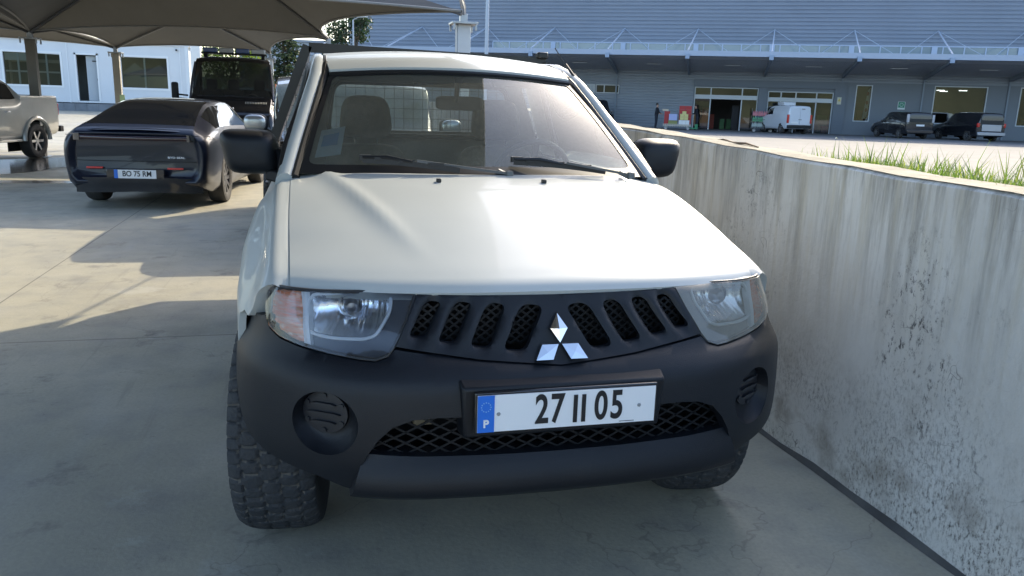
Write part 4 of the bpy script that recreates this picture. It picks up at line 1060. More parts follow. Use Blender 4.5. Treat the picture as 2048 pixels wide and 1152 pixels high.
for x in (-.55, .05, .55):
    mb = MB(); pad(mb, (x, .85, 1.78), .13, .06, .14, .5); pad(mb, (x, .82, 1.35), .24, .09, .34, .4); mb.build('seat', mat('seat_black', (.02, .02, .022), .9), va, smooth=True)
lbm = MB(); lbm.bb(-.75, .75, .55, .95, 2.50, 2.53); lbm.bb(-.7, -.62, .6, .9, 2.42, 2.5); lbm.bb(.62, .7, .6, .9, 2.42, 2.5); lr = lbm.build('roof_rack', BLACKP, va)
for i in range(4):
    mb = MB(); mb.bb(-.72+i*.37, -.40+i*.37, .62, .95, 2.532, 2.64); mb.build('beacon', mat('beacon_blue' if i % 2 else 'beacon_clear', (.10, .18, .42) if i % 2 else (.6, .65, .7), .15, coat=1), lr, bevel=.02)
mb = MB(); mb.bb(-1.0, 1.0, -3.0, -.1, .85, .95); mb.bb(-1.02, 1.02, -.14, -.1, .9, 1.5); mb.bb(-1.0, -.97, -3, -.1, .95, 1.35); mb.bb(.97, 1.0, -3, -.1, .95, 1.35); mb.bb(-1, 1, -3.03, -3., .95, 1.35); mb.build('load_bed', GALV, va)

# ------------------------------------------------------------------ black off-roader behind the truck
sv = empty('black_offroader', (-.14, 10.2, 0), PI, 'black off-road car half hidden behind the white pickup truck', 'car')
OP = paint('offroad_black', (.012, .012, .014), .2, .25)
st = [(0, .5, 1.0, 1.66, .84, .84, .76), (.1, .45, 1.05, 1.74, .94, .92, .82), (.8, .42, 1.08, 1.78, .96, .94, .84), (1.8, .42, 1.08, 1.78, .96, .94, .83), (2.5, .42, 1.07, 1.68, .96, .93, .82), (3.05, .42, 1.04, 1.15, .94, .90, .76), (3.7, .44, 1.0, 1.08, .93, .88, .74), (4.05, .48, .88, .96, .90, .84, .70), (4.15, .55, .76, .82, .84, .78, .6)]
shell(sv, st, OP, [('windscreen', glass('canopy_reflection_screen', (.5, .55, .5), .4, dust=.45, dustcol=(.38, .40, .33), refl=2), 4.05, 4.95, 5.3, 7), ('side_windows', BLG, 1.2, 4.5, 4.2, 5.1)], [(3.45, .40, .44), (.85, .40, .44)])  # pale film on the windscreen stands in for the canopy reflected in it
for sgn in (-1, 1):
    for y in (.85, 3.45): make_wheel(sv, sgn*.86, y, .385, .25, sgn, MATS['steel_rim'], True, 6, seed=12)
    mb = MB(); pad(mb, (sgn*1.08, 2.85, 1.22), .125, .07, .10, .6); mb.bar((sgn*.98, 2.85, 1.14), (sgn*.88, 2.85, 1.10), .05); mb.build('door_mirror', BLACKP, sv, smooth=True, angle=60)
    mb = MB(); pad(mb, (sgn*1.09, 2.905, 1.225), .118, .05, .085, .7); mb.build('mirror_cap', mat('cap_silver', (.45, .46, .46), .25, metal=.7), sv, smooth=True, angle=60)
    mb = MB(); mb.lathe([(0, .02), (.08, .015), (.10, 0)], (sgn*.62, 4.12, .80), 'y', 20); mb.build('headlight', LENSH, sv, smooth=True)

# ------------------------------------------------------------------ shade canopies
def fabric_mat():
    m = mat('canopy_fabric', (.075, .073, .069), .75, var=.25, vs=.9, bump=.06, bs=12, col2=(.050, .048, .046)); nt = m.node_tree; b = nt.nodes['Principled BSDF']
    t = nd(nt, 'ShaderNodeBsdfTranslucent'); t.inputs[0].default_value = (.20, .19, .15, 1); mx = nd(nt, 'ShaderNodeMixShader'); mx.inputs[0].default_value = .04
    nt.links.new(b.outputs[0], mx.inputs[1]); nt.links.new(t.outputs[0], mx.inputs[2]); nt.links.new(mx.outputs[0], nt.nodes['Material Output'].inputs[0])
    return m
FAB = fabric_mat()
def canopy(cor, ctrls, peak, label, pz=1.3):
    rt = empty('shade_canopy', (cor[0][0], cor[0][1], 0), 0, label, 'canopy', 'tensioned fabric canopies over the car park')
    o = Vector(rt.location); n = len(cor); bd = []; K = 14
    for i in range(n):
        a, b, c = Vector(cor[i]), Vector(ctrls[i]), Vector(cor[(i+1) % n])
        bd += [a*(1-k/K)**2+b*2*(k/K)*(1-k/K)+c*(k/K)**2 for k in range(K)]
    P = Vector(peak); N = len(bd); R_ = 14
    def fn(i, r):
        q = bd[i % N]; t = r/R_
        p = P.lerp(q, t); ph = (i % K)/K; cr_ = abs(ph-.5)*2           # 1 on the valley lines to the posts
        p.z = q.z+(P.z-q.z)*(1-t**(1.15+.5*(1-cr_)))*(1-.10*math.sin(PI*ph)*t*(1-t)*2)
        return p-o
    mb = MB(); mb.grid(fn, list(range(N+1)), list(range(R_+1))); mb.build('fabric', FAB, rt, smooth=True, angle=60)
    mb = MB(); mb.tube([q-o for q in bd]+[bd[0]-o], .022, 6, cap=False); mb.build('edge_hem', mat('hem', (.22, .21, .19), .6), rt, smooth=True)
    mb = MB()
    for i in range(n):
        mb.tube([fn(i*K, r)-Vector((0, 0, .04)) for r in range(1, R_+1)], .030, 6)
    mb.build('ridge_strut', mat('strut_dark', (.10, .10, .10), .5), rt, smooth=True)
    return rt
def post(x, y, h, wd, label, m, base=0., cap=True):
    rt = empty('canopy_post', (x, y, base), 0, label, 'post', 'steel posts holding the shade canopies')
    mb = MB(); mb.bb(-wd/2, wd/2, -wd/2, wd/2, 0, h); mb.bb(-wd/2-.012, -wd/2, -wd*.35, wd*.35, 0, h)
    mb.build('shaft', m, rt, bevel=.006)
    mb = MB(); mb.bb(-wd*1.0, wd*1.0, -wd*1.0, wd*1.0, h, h+.03)
    for a in (-1, 1):
        for b in (-1, 1): mb.box((a*wd*.85, b*wd*.85, h-.03), (.03, .03, .13))
    mb.bb(-wd*.28, wd*.28, -wd*.28, wd*.28, h+.03, h+.16)
    mb.build('cap_bracket', m if not cap else GALV, rt, bevel=.004)
    mb = MB(); mb.bb(-wd, wd, -wd, wd, 0, .02); mb.build('base_plate', GALV, rt)
    return rt
D_, E_, A_, B_, C_, G_ = (1.66, 10.6, 2.88), (-.16, 17.1, 2.86), (-6.67, 18.75, 2.80), (-5.65, 22.3, 2.72), (-1.68, 23.3, 2.80), (-5.6, 11.7, 2.88)
N_, L_ = (-.6, -3.7, 2.95), (-6.2, -2.8, 2.95)
canopy([D_, E_, A_, G_], [(-1.0, 13.1, 2.98), (-3.2, 15.4, 2.98), (-6.25, 15.2, 3.02), (-2, 12.2, 3.2)], (-2.7, 14.4, 4.3), 'dark fabric canopy stretched over the dark blue sedan')
canopy([A_, E_, C_, B_], [(-3.2, 16.6, 3.1), (-1.6, 20.3, 3.1), (-3.7, 22.6, 3.0), (-5.9, 20.6, 3.1)], (-3.4, 20.4, 3.5), 'fabric canopy stretched above the black dropside van')
canopy([(-13.5, 19.5, 2.8), A_, B_, (-12.5, 23.5, 2.8)], [(-10, 19.9, 3.1), (-6.3, 20.6, 3.1), (-9, 22.9, 3.0), (-12.5, 21.5, 3.1)], (-9.4, 21.0, 3.6), 'fabric canopy at far left before the white office')
K_ = (.95, 7.3, 3.0)
canopy([N_, K_, G_, L_], [(.72, 2.0, 3.2), (-1.5, 4.6, 3.2), (-3.5, 4.2, 3.3), (-2.5, .2, 3.3)], (-2.0, 2.6, 4.2), 'unseen fabric canopy overhead, added and shaped for its shade, its corner tied by a cable to the thick white post')  # unseen sail, outline shaped for its shadow on the yard and its reflection
canopy([(-13.5, 13, 2.88), G_, A_, (-13.5, 19.5, 2.8)], [(-9.5, 13.4, 3.2), (-5.95, 15.2, 3.10), (-10, 18.0, 3.1), (-13, 16, 3.2)], (-9.6, 15.4, 4.0), 'fabric canopy at far left above the silver pickup truck')
PW = mat('post_white', (.62, .64, .64), .45, var=.12, vs=3); PB = mat('post_shade_brown', (.20, .18, .15), .5, var=.2, vs=3); PT_ = mat('post_beige', (.40, .38, .33), .5, var=.2, vs=3)
post(1.72, 10.75, 2.70, .20, 'thick white post rising behind the roof of the white pickup truck', PW)
post(-6.67, 18.75, 2.62, .19, 'post coloured dark brown for its shade, behind the silver pickup truck', PB)  # shade on this post is put into its darker colour
post(-5.65, 22.3, 2.55, .17, 'beige post in front of the white office, green tape at its foot', PT_)
post(-1.68, 23.3, 2.62, .15, 'thin white post beside the mirror of the black dropside van', PW)
post(-.16, 17.1, 2.68, .17, 'white post hidden behind the headboard of the white pickup truck', PW)
post(-5.6, 11.7, 2.70, .18, 'white post just outside the left edge of the picture', PW)
post(-.6, -3.7, 2.78, .18, 'white post behind the viewer in line with the white pickup truck', PW)
post(-6.2, -2.8, 2.78, .18, 'white post behind the viewer on the open yard', PW)
mb = MB(); mb.box((-5.55, 22.19, 1.36), (.13, .006, .20)); tag(mb.build('paper_notice', mat('paper_green', (.55, .75, .45), .7)), 'pale green paper notice taped low on the beige post', 'notice')
# rigging at the thick white post
mb = MB(); mb.tube([(1.72, 10.7, 2.86), (1.70, 10.60, 2.95), (1.60, 10.30, 3.05)], .03, 8); mb.tube([(1.72, 10.7, 2.80), (1.5, 10.9, 2.95), (1.30, 11.1, 3.0)], .012, 6); mb.tube([(1.66, 10.6, 2.92), K_], .012, 6)
r_ = bpy.data.objects['canopy_post']; o = mb.build('rigging', GALV, None, smooth=True); o.parent = r_; o.location = (-1.72, -10.75, 0)

# ------------------------------------------------------------------ wet patch by the silver pickup
rg = random.Random(5)
def blob(cx, cy, rx, ry, n=40, k=.25, seed=0):
    r = random.Random(seed); ph = [r.uniform(0, 6.28) for _ in range(5)]
    return [(cx+rx*math.cos(a)*(1+k*sum(math.sin((j+2)*a+ph[j])/(j+2) for j in range(5))), cy+ry*math.sin(a)*(1+k*sum(math.sin((j+2)*a+ph[j])/(j+2) for j in range(5)))) for a in [2*PI*i/n for i in range(n)]]
WET = mat('wet_concrete', (.10, .10, .095), .14, spec=.6, var=.3, vs=3)
mb = MB(); patch(mb, blob(-6.4, 16.4, 1.3, 2.0, seed=2), lambda x, y: Vector((x, y, .004)), .4); patch(mb, blob(-5.4, 12.9, 1.6, .28, seed=4), lambda x, y: Vector((x, y, .004)), .3)
tag(mb.build('puddle', WET), kind='structure'); bpy.data.objects['puddle']['label'] = 'wet patch on the concrete beside the silver pickup truck'

# ------------------------------------------------------------------ white office
of = empty('white_office', (-10, 41, .62), 0, 'white prefabricated office with large windows behind the parked vehicles', 'building')
OW = mat('office_panel', (.66, .70, .74), .5, var=.06, vs=1)
def loc(x, z): return (x+10, z-.62)
mb = MB()
holes = [[(-14.33, 1.78), (-11.93, 1.76), (-11.93, 3.2), (-14.33, 3.25)], [(-11.24, 1.10), (-10.36, 1.10), (-10.36, 3.24), (-11.24, 3.24)], [(-9.28, 1.80), (-7.23, 1.80), (-7.23, 3.22), (-9.28, 3.22)], [(-17.5, 1.78), (-15.2, 1.78), (-15.2, 3.25), (-17.5, 3.25)]]
ol = [(-20, .98), (-6.3, .98), (-6.3, 3.9), (-20, 3.9)]
patch(mb, [(x+10, z-.62) for x, z in ol], lambda x, z: Vector((x, 0, z)), 1.5, [[(x+10, z-.62) for x, z in h] for h in holes], skirt=lambda x, z, p: p+Vector((0, .12, 0)))
mb.bb(-10, 3.7, 4.5, 4.6, .36, 3.28); mb.bb(3.6, 3.7, .12, 4.5, .36, 3.28); mb.bb(-10, -9.9, .12, 4.5, .36, 3.28)
mb.build('wall', OW, of)
mb = MB(); mb.bb(-10.1, 3.85, -.08, 4.7, 3.20, 3.40); mb.bb(3.62, 3.78, -.05, .04, .36, 3.2); 
for x in (-11.62, -6.62, -16.6): mb.bb(x+10-.02, x+10+.03, -.03, .0, .38, 3.2)
mb.build('roof', mat('office_trim', (.70, .74, .78), .45), of)
mb = MB(); mb.bb(-10, 3.7, -.02, .1, 0, .36)
for i in range(27): mb.bb(-10+i*.5, -9.95+i*.5, -.05, -.02, 0, .36)
mb.bb(-10, 3.7, .0, 4.6, .36, .40)
mb.build('skirting', mat('skirt_grey', (.22, .24, .27), .7, var=.3, vs=2), of)
OG = glass('office_glass', (.6, .7, .7), .65, refl=3.0)
for h in (holes[0], holes[2], holes[3]):
    x0, x1 = h[0][0]+10, h[1][0]+10; z0, z1 = 1.78-.62, 3.24-.62
    mb = MB(); mb.bb(x0-.09, x1+.09, -.03, -.002, z1, z1+.09); mb.bb(x0-.09, x1+.09, -.03, -.002, z0-.09, z0); mb.bb(x0-.09, x0, -.03, -.002, z0, z1); mb.bb(x1, x1+.09, -.03, -.002, z0, z1)
    wf_ = mb.build('window', mat('frame_white', (.75, .78, .8), .4), of)
    mb = MB(); mb.add([(x0, .06, z0), (x1, .06, z0), (x1, .06, z1), (x0, .06, z1)], [(0, 1, 2, 3)]); mb.build('pane', OG, wf_)
mb = MB(); mb.bb(-1.24-.08, -1.24, -.03, -.002, .48, 2.70); mb.bb(-.36, -.28, -.03, -.002, .48, 2.70); mb.bb(-1.32, -.28, -.03, -.002, 2.62, 2.70)
dr_ = mb.build('doorway', mat('frame_white', (.75, .78, .8), .4), of)
mb = MB(); mb.box((-.62, .28, 1.54), (.50, .04, 2.10), rz=.15); mb.build('door_leaf', mat('door_grey', (.45, .50, .54), .5), dr_)
mb = MB(); mb.box((-.50, .245, 2.35), (.20, .01, .05), rz=.15); mb.box((-.42, .24, 1.5), (.03, .03, .1), rz=.15); mb.build('door_plate', INK, dr_)
mb = MB(); mb.bb(-9.8, 3.5, 2.2, 2.25, .4, 3.2); mb.bb(-9.8, 3.5, .15, 2.2, 3.0, 3.05); mb.bb(-9.8, 3.5, .13, 2.2, .405, .42); mb.build('inner_wall', mat('inner_grey', (.30, .31, .30), .8, var=.3, vs=.6), of)
mb = MB(); mb.bb(-9.5, -8.0, 1.4, 1.5, .42, 1.7); mb.bb(-4.3, -4.2, .6, .7, .42, 3.0); mb.bb(-3.2, -3.1, .6, .7, .42, 3.0); mb.bb(-4.3, -2.0, .65, .7, 2.2, 2.35); mb.bb(.8, 2.6, 1.0, 1.5, .42, 1.15); mb.build('office_furniture', mat('furn_cream', (.5, .48, .42), .7), of)
for x0, x1, n in ((-4.33, -1.93, 3), (.72, 2.77, 1)):
    mb = MB()
    for i in range(1, n+1): x = lerp(x0, x1, i/(n+1)); mb.bb(x-.04, x+.04, .07, .11, 1.18, 2.60)
    mb.build('mullion', mat('frame_white', (.75, .78, .8), .4), of)
mb = MB(); mb.bb(-4.3, -3.1, .13, .16, 2.25, 2.60); mb.bb(-4.3, -2.0, .13, .15, 1.72, 1.80); mb.build('pane_reflection', mat('reflection_white', (.75, .75, .72), .6), of)  # pale strips stand in for canopy reflections in the pane
mb = MB(); mb.add([(.75, .14, 1.9), (1.3, .14, 2.35), (1.8, .14, 1.95), (2.4, .14, 2.3), (2.75, .14, 2.0), (2.75, .14, 1.2), (.75, .14, 1.2)], [(0, 1, 2, 3, 4, 5, 6)]); mb.build('pane_reflection', mat('reflection_grey', (.35, .34, .31), .7), of)  # zigzag sheet stands in for a reflection in the pane
mb = MB(); mb.box((3.25, -.08, 3.02), (.08, .10, .08)); mb.build('security_camera', INK, of, bevel=.01)
mb = MB(); mb.bb(3.9, 4.35, -.2, .2, .2, 3.5); tag(mb.build('downpipe_box', mat('box_white', (.75, .76, .75), .5), of, bevel=.02))

# fence and distant buildings
fr = empty('corrugated_fence', (0, 33, .3), math.radians(-3), 'pale grey corrugated metal fence behind the black dropside van', 'fence')
mb = MB(); K = 160; mb.grid(lambda i, z: (-1.5+i*.06, .025*math.sin(i*1.2), z), list(range(-20, 40)), [0, 1.55]); mb.build('fence_panel', mat('fence_grey', (.42, .43, .44), .5, var=.15, vs=2), fr)
mb = MB(); mb.bb(-2.7, .9, -.02, .06, 1.52, 1.60)
for i in range(4): mb.bb(-2.6+i*1.15, -2.52+i*1.15, .02, .1, 0, 1.6)
mb.build('fence_rail', GALV, fr)
fr.location = (-.6, 31.5, .28)
mb = MB(); mb.box((-1.95, 32.5, 1.75), (.50, .30, .62)); mb.box((-1.95, 32.34, 1.75), (.36, .02, .06), mi=1); mb.box((-1.95, 32.34, 1.9), (.36, .02, .06), mi=1); mb.bb(-2.0, -1.9, 32.4, 32.5, .3, 1.5, 1)
tag(mb.build('orange_board', [mat('orange', (.85, .20, .05), .6), WHITEP], bevel=.01), 'bright orange board standing behind the fence near the black van', 'board')
gb = empty('distant_building', (4, 78, .3), math.radians(-6), 'plain pale grey building far off beyond the conifer', 'building')
mb = MB(); mb.bb(-10, 8, -4, 4, 0, 6.2); mb.build('wall', mat('far_grey', (.42, .46, .52), .7), gb)
mb = MB(); mb.bb(-10.2, 8.2, -4.2, 4.2, 6.2, 6.4); mb.bb(-10.01, 8.01, -4.03, -4.0, 2.8, 2.9); mb.build('parapet', mat('far_trim', (.35, .38, .42), .7), gb)

# ------------------------------------------------------------------ trees
def leaf_quad(mb, c, s, rg, mi=0, flat=0.):
    a = Vector((rg.uniform(-1, 1), rg.uniform(-1, 1), rg.uniform(-1, 1)*(1-flat))).normalized(); b = a.cross(Vector((rg.uniform(-1, 1), rg.uniform(-1, 1), rg.uniform(-1, 1)))).normalized()
    mb.add([c-a*s, c-b*s*.5, c+a*s, c+b*s*.5], [(0, 1, 2, 3)], mi)
BARK = mat('bark', (.12, .09, .065), .9, var=.4, vs=10, bump=.5)
def conifer(loc_, H, R_, label, mats, seed):
    rg = random.Random(seed); rt = empty('conifer_tree', loc_, 0, label, 'tree', None)
    mb = MB(); mb.tube([(0, 0, 0), (.05, 0, H*.5), (0, 0, H)], [H*.025, H*.015, .02], 8); tr_ = MB()
    lf = MB()
    for k in range(95):
        t = .12+.88*(k/95)**.9; z = H*t; L = R_*(1-t)**.7*rg.uniform(.55, 1.15)+.25; a = rg.uniform(0, 2*PI)
        pts = []
        for j in range(6):
            q = j/5; pts.append(Vector((math.cos(a)*L*q, math.sin(a)*L*q, z+L*(.25*q-.22*q*q))))
        mb.tube(pts, [.03, .025, .02, .015, .01, .005], 4)
        for _ in range(int(30+L*34)):
            q = rg.uniform(.15, 1)**.7; p = Vector((math.cos(a)*L*q, math.sin(a)*L*q, z+L*(.25*q-.22*q*q))); sp_ = .10+.16*L*(1-q*.6)
            p += Vector((rg.gauss(0, sp_*.6), rg.gauss(0, sp_*.6), rg.gauss(-.03, .07)))
            leaf_quad(lf, p, rg.uniform(.05, .13), rg, 0 if rg.random() < .6 else 1, .7)
    mb.build('trunk', BARK, rt, smooth=True); lf.build('crown', mats, rt); return rt
def broadleaf(loc_, H, R_, label, mats, seed, nl=5200, ls=.13):
    rg = random.Random(seed); rt = empty('leafy_tree', loc_, 0, label, 'tree')
    mb = MB(); cl = []
    mb.tube([(0, 0, 0), (.1, 0, H*.4), (0, .1, H*.7)], [H*.03, H*.022, H*.01], 8)
    for k in range(26):
        a = rg.uniform(0, 2*PI); t = rg.uniform(.35, 1); r = R_*rg.uniform(.2, 1)*(1-abs(t-.65)*1.1)
        c = Vector((math.cos(a)*r, math.sin(a)*r, H*t)); cl.append((c, rg.uniform(.22, .42)*R_))
        mb.tube([(0, 0, H*min(t*.6, .5)), c*.6+Vector((0, 0, H*.15*t)), c], [H*.012, H*.008, .01], 5)
    lf = MB()
    for _ in range(nl):
        c, r = rg.choice(cl); v = Vector((rg.gauss(0, 1), rg.gauss(0, 1), rg.gauss(0, .8))).normalized()*r*rg.uniform(.4, 1.08)
        leaf_quad(lf, c+v, rg.uniform(.5, 1)*ls, rg, 0 if rg.random() < .65 else 1)
    mb.build('trunk', BARK, rt, smooth=True); lf.build('crown', mats, rt); return rt
LG = leafmat('needle_green', (.055, .085, .040), .2); LG2 = leafmat('needle_dark', (.025, .042, .022), .15); LB = leafmat('leaf_bright', (.15, .22, .03), .4); LB2 = leafmat('leaf_mid', (.09, .14, .03), .3); LD = leafmat('leaf_dark', (.03, .06, .025), .2)
conifer((-1.9, 46.5, .3), 5.0, 2.1, 'tall conifer with drooping branches beyond the fence', [LG, LG2], 1)
broadleaf((-4.9, 50, .3), 4.9, 2.2, 'bright yellow-green tree between the office and the conifer', [LB, LB2], 2)
broadleaf((1.7, 46, .3), 5.6, 1.9, 'dark leafy tree at the left end of the grey store', [LD, LG2], 3)
broadleaf((-.2, 52, .3), 3.0, 2.0, 'low dark tree behind the fence right of the conifer', [LD, LB2], 4, 3600)

# ------------------------------------------------------------------ big store
FA = Vector((17.21, 57.01, .0)); ang = math.atan2(-.4726, .8813)
store = empty('store_building', (FA.x, FA.y, .2), ang, 'wide blue-grey corrugated metal store with a long front canopy', 'building')
def zz(z): return z-.2
CORR = mat('corrugated_blue', (.22, .255, .31), .55, metal=.05, var=.12, vs=.25)
CORD = mat('corrugated_dark', (.27, .31, .36), .5, metal=.1, var=.1, vs=.4)
SMOO = mat('panel_dark', (.17, .20, .235), .55, var=.08, vs=.5)
UL, UR = -16.5, 62
def corr(mb, u0, u1, z0, z1, y=0, p=.30, d=.05, mi=0):
    z = z0; prof = []
    while z < z1-1e-6:
        for a, b in ((0, 0), (.55, 0), (.68, d), (.87, d)): 
            if z+a*p <= z1: prof.append((z+a*p, b))
        z += p
    prof.append((z1, 0))
    mb.grid(lambda i, j: ((u0, u1)[i], y+prof[j][1], zz(prof[j][0])), [0, 1], list(range(len(prof))), mi)
mb = MB(); corr(mb, UL, UR, 6.28, 10.2, 0, .26, .05); corr(mb, UL, -4.6, 5.2, 6.28, 0, .26, .05)
mb.bb(UL-.01, UL+.0, 0, 30, 0, zz(10.2)); mb.bb(UR, UR+.01, 0, 30, 0, zz(10.2)); mb.bb(UL, UR, 29.9, 30, 0, zz(10.2)); mb.bb(UL, UR, .1, 30, zz(10.2), zz(10.3))
mb.build('upper_cladding', CORR, store)
mb = MB(); corr(mb, UL, 3.4, .2, 4.5, 0, .19, .035); corr(mb, 5.2, 10.55, .2, 4.5, 0, .19, .035); corr(mb, 10.55, UR, 3.82, 4.5, 0, .19, .035); corr(mb, 3.4, 5.2, .2, 2.66, 0, .19, .035); corr(mb, 3.4, 5.2, 3.3, 4.5, 0, .19, .035)
mb.build('lower_cladding', CORD, store)
mb = MB(); U0 = 10.55
hl = [[(10.63, .22), (15.05, .22), (15.05, 3.28), (10.63, 3.28)], [(15.72, .22), (20.08, .22), (20.08, 3.1), (15.72, 3.1)], [(21.5, 1.2), (22.55, 1.2), (22.55, 3.66), (21.5, 3.66)], [(26.44, 1.22), (29.7, 1.22), (29.7, 3.72), (26.44, 3.72)], [(31.65, 1.22), (34.9, 1.22), (34.9, 3.74), (31.65, 3.74)], [(38, 1.22), (41, 1.22), (41, 3.74), (38, 3.74)]]
patch(mb, [(10.55, .2), (62, .2), (62, 3.82), (10.55, 3.82)], lambda x, z: Vector((x, -.03, zz(z))), 3., [h for h in hl], skirt=lambda x, z, p: p+Vector((0, .22, 0)))
mb.build('smooth_facade', SMOO, store)
mb = MB(); mb.bb(10.55, 20.25, -.20, -.032, zz(3.34), zz(3.80)); mb.bb(20.12, 20.9, -.16, -.032, zz(.2), zz(3.80)); mb.bb(15.08, 15.68, -.16, -.032, zz(.2), zz(3.335)); mb.build('entrance_surround', mat('surround', (.14, .17, .21), .5), store)
FRW = mat('frame_light', (.55, .60, .64), .4)
STG = glass('store_glass', (.55, .65, .68), .5, refl=3.5)
def win(h, mull=(), band=None, nm='window', gl=STG, fw=.06):
    (x0, z0), (x1, z1) = h[0], h[2]
    mb = MB(); mb.bb(x0, x0+fw, -.06, .02, zz(z0), zz(z1)); mb.bb(x1-fw, x1, -.06, .02, zz(z0), zz(z1)); mb.bb(x0+fw, x1-fw, -.06, .02, zz(z1)-fw, zz(z1)); mb.bb(x0+fw, x1-fw, -.06, .02, zz(z0), zz(z0)+fw)
    for m_ in mull: mb.bb(m_-.04, m_+.04, -.05, .01, zz(z0)+fw, zz(z1)-fw)
    if band: mb.bb(x0+fw, x1-fw, -.14, -.055, zz(band[0]), zz(band[1]))
    f_ = mb.build(nm, FRW, store); mb = MB()
    mb.add([(x0, .06, zz(z0)), (x1, .06, zz(z0)), (x1, .06, zz(z1)), (x0, .06, zz(z1))], [(0, 1, 2, 3)]) if nm != 'open_entrance' else mb.add([(x0, .06, zz(z0)), (11.8, .06, zz(z0)), (11.8, .06, zz(2.5)), (x0, .06, zz(2.5)), (13.95, .06, zz(z0)), (x1, .06, zz(z0)), (x1, .06, zz(2.5)), (13.95, .06, zz(2.5)), (x0, .06, zz(2.7)), (x1, .06, zz(2.7)), (x1, .06, zz(z1)), (x0, .06, zz(z1))], [(0, 1, 2, 3), (4, 5, 6, 7), (8, 9, 10, 11)])
    mb.build('pane', gl, f_); return f_
win(hl[0], (11.78, 13.95), (2.45, 2.74), 'open_entrance'); win(hl[1], (16.6, 17.6, 18.98), (2.40, 2.68), 'entrance')
for h in hl[2:]: win(h)
win([(3.42, 2.66), (5.17, 2.66), (5.17, 3.28), (3.42, 3.28)], (4.05,), None, 'small_window'); win([(1.6, 2.66), (3.36, 2.66), (3.36, 3.28), (1.6, 3.28)], tuple(1.7+.11*i for i in range(15)), None, 'louvre', mat('louvre_grey', (.3, .28, .27), .6))
# shop interior
mb = MB(); mb.bb(10.5, 60, 7.0, 7.1, 0, zz(4)); mb.bb(10.5, 60, .3, 7, zz(3.95), zz(4)); mb.bb(10.5, 60, .21, 7, -.02, zz(.22)); mb.build('shop_interior', mat('shop_dark', (.10, .09, .085), .8, var=.4, vs=.5), store)
rg = random.Random(11)
DM = [mat('disp_red', (.35, .08, .06), .7), mat('disp_cream', (.4, .38, .3), .7), mat('disp_green', (.10, .22, .10), .7), mat('disp_dark', (.04, .04, .045), .7), mat('disp_orange', (.40, .18, .08), .7)]
for i in range(46):
    u = rg.uniform(11, 34); y = rg.uniform(1.5, 6); h = rg.uniform(.5, 1.9); MB().bb(u, u+rg.uniform(.3, 1.0), y, y+.4, zz(.23), h).build('shop_display', DM[rg.randrange(5)], store)
for u, y in ((27.2, 2.5), (27.9, 4.5), (28.5, 2.0), (10.2, 3.5), (18, 3.2)):
    mb = MB(); mb.bb(u, u+.5, y, y+.12, zz(3.5), zz(3.54)); mb.build('ceiling_lamp', mat('lamp_on', (1, 1, 1), .5, emit=((1, 1, .95), 3)), store)
# banner in the narrow window
mb = MB(); patch(mb, soft([(22.1, 1.35), (22.38, 1.5), (22.50, 2.8), (22.44, 3.55), (22.30, 3.3), (22.2, 2.2)], .3), lambda x, z: Vector((x, .15, zz(z))), .3, skirt=lambda x, z, p: p+Vector((0, .01, 0))); bn = mb.build('feather_banner', mat('banner_white', (.7, .7, .7), .7), store)
mb = MB()
for z in (2.0, 2.5, 3.1): patch(mb, ell(22.32, z, .08, .14, 12), lambda x, z: Vector((x, .135, zz(z))), .2)
mb.build('banner_print', mat('banner_red', (.4, .08, .08), .7), bn)
# canopy with beams, drip pipes and tie rods
CA = mat('canopy_metal', (.78, .80, .82), .5, var=.1, vs=.5); CAW = mat('fascia_light', (.40, .46, .56), .5)
mb = MB()
FL = (5.12, .0); WLz = 4.36
def under(u0, u1, mi=0):
    n = 46
    for i in range(n):
        t0, t1 = i/n, (i+.62)/n; t2 = (i+1)/n
        for a, b, dz in ((t0, t1, 0), (t1, t2, .03)):
            mb.add([(u0, lerp(-.02, -5.9, a), zz(lerp(WLz, 5.0, a))+dz), (u1, lerp(-.02, -5.9, a), zz(lerp(WLz, 5.0, a))+dz), (u1, lerp(-.02, -5.9, b), zz(lerp(WLz, 5.0, b))+dz), (u0, lerp(-.02, -5.9, b), zz(lerp(WLz, 5.0, b))+dz)], [(0, 1, 2, 3)])
under(UL, UR); mb.add([(UL, 0, zz(5.20)), (UR, 0, zz(5.20)), (UR, -5.95, zz(5.22)), (UL, -5.95, zz(5.22))], [(0, 1, 2, 3)])
for v0 in (UL, UR): mb.add([(v0, 0, zz(WLz)), (v0, 0, zz(5.2)), (v0, -5.9, zz(5.2)), (v0, -5.9, zz(5.0))], [(0, 1, 2, 3)])
cn = mb.build('canopy', CA, store)
mb = MB(); mb.bb(UL, UR, -6.06, -5.96, zz(5.03), zz(5.36)); mb.build('fascia', CAW, cn)
bays = [-.26+5.2*i for i in range(-3, 12)]
mb = MB()
for u in bays:
    if u > UL: mb.bar((u, -6.0, zz(4.98)), (u, -.05, zz(4.20)), .16, .26)
mb.build('beams', mat('beam_dark', (.20, .24, .29), .5), cn)
mb = MB()
for u in bays: mb.bb(u-.13, u+.13, -6.20, -6.07, zz(4.84), zz(5.14))
mb.build('beam_end', mat('beam_end_blue', (.30, .38, .50), .5), cn)
mb = MB()
for u in bays:
    if UL < u < UR: mb.bar((u, -6.0, zz(5.35)), (u+.4, -.05, zz(7.25)), .07)
    mb.bar((u+.4, -.04, zz(7.25)), (u+2.9, -3.0, zz(5.3)), .03); mb.bar((u+.4, -.04, zz(7.25)), (u-2.2, -3.0, zz(5.3)), .03)
mb.build('tie_rods', mat('rod_light', (.40, .46, .54), .5), cn)
mb = MB()
for u in bays[3:]: mb.bb(u+2.4, u+3.4, -3.2, -3.05, zz(4.62), zz(4.65))
mb.build('strip_lights', mat('tube_off', (.65, .68, .7), .5), cn)
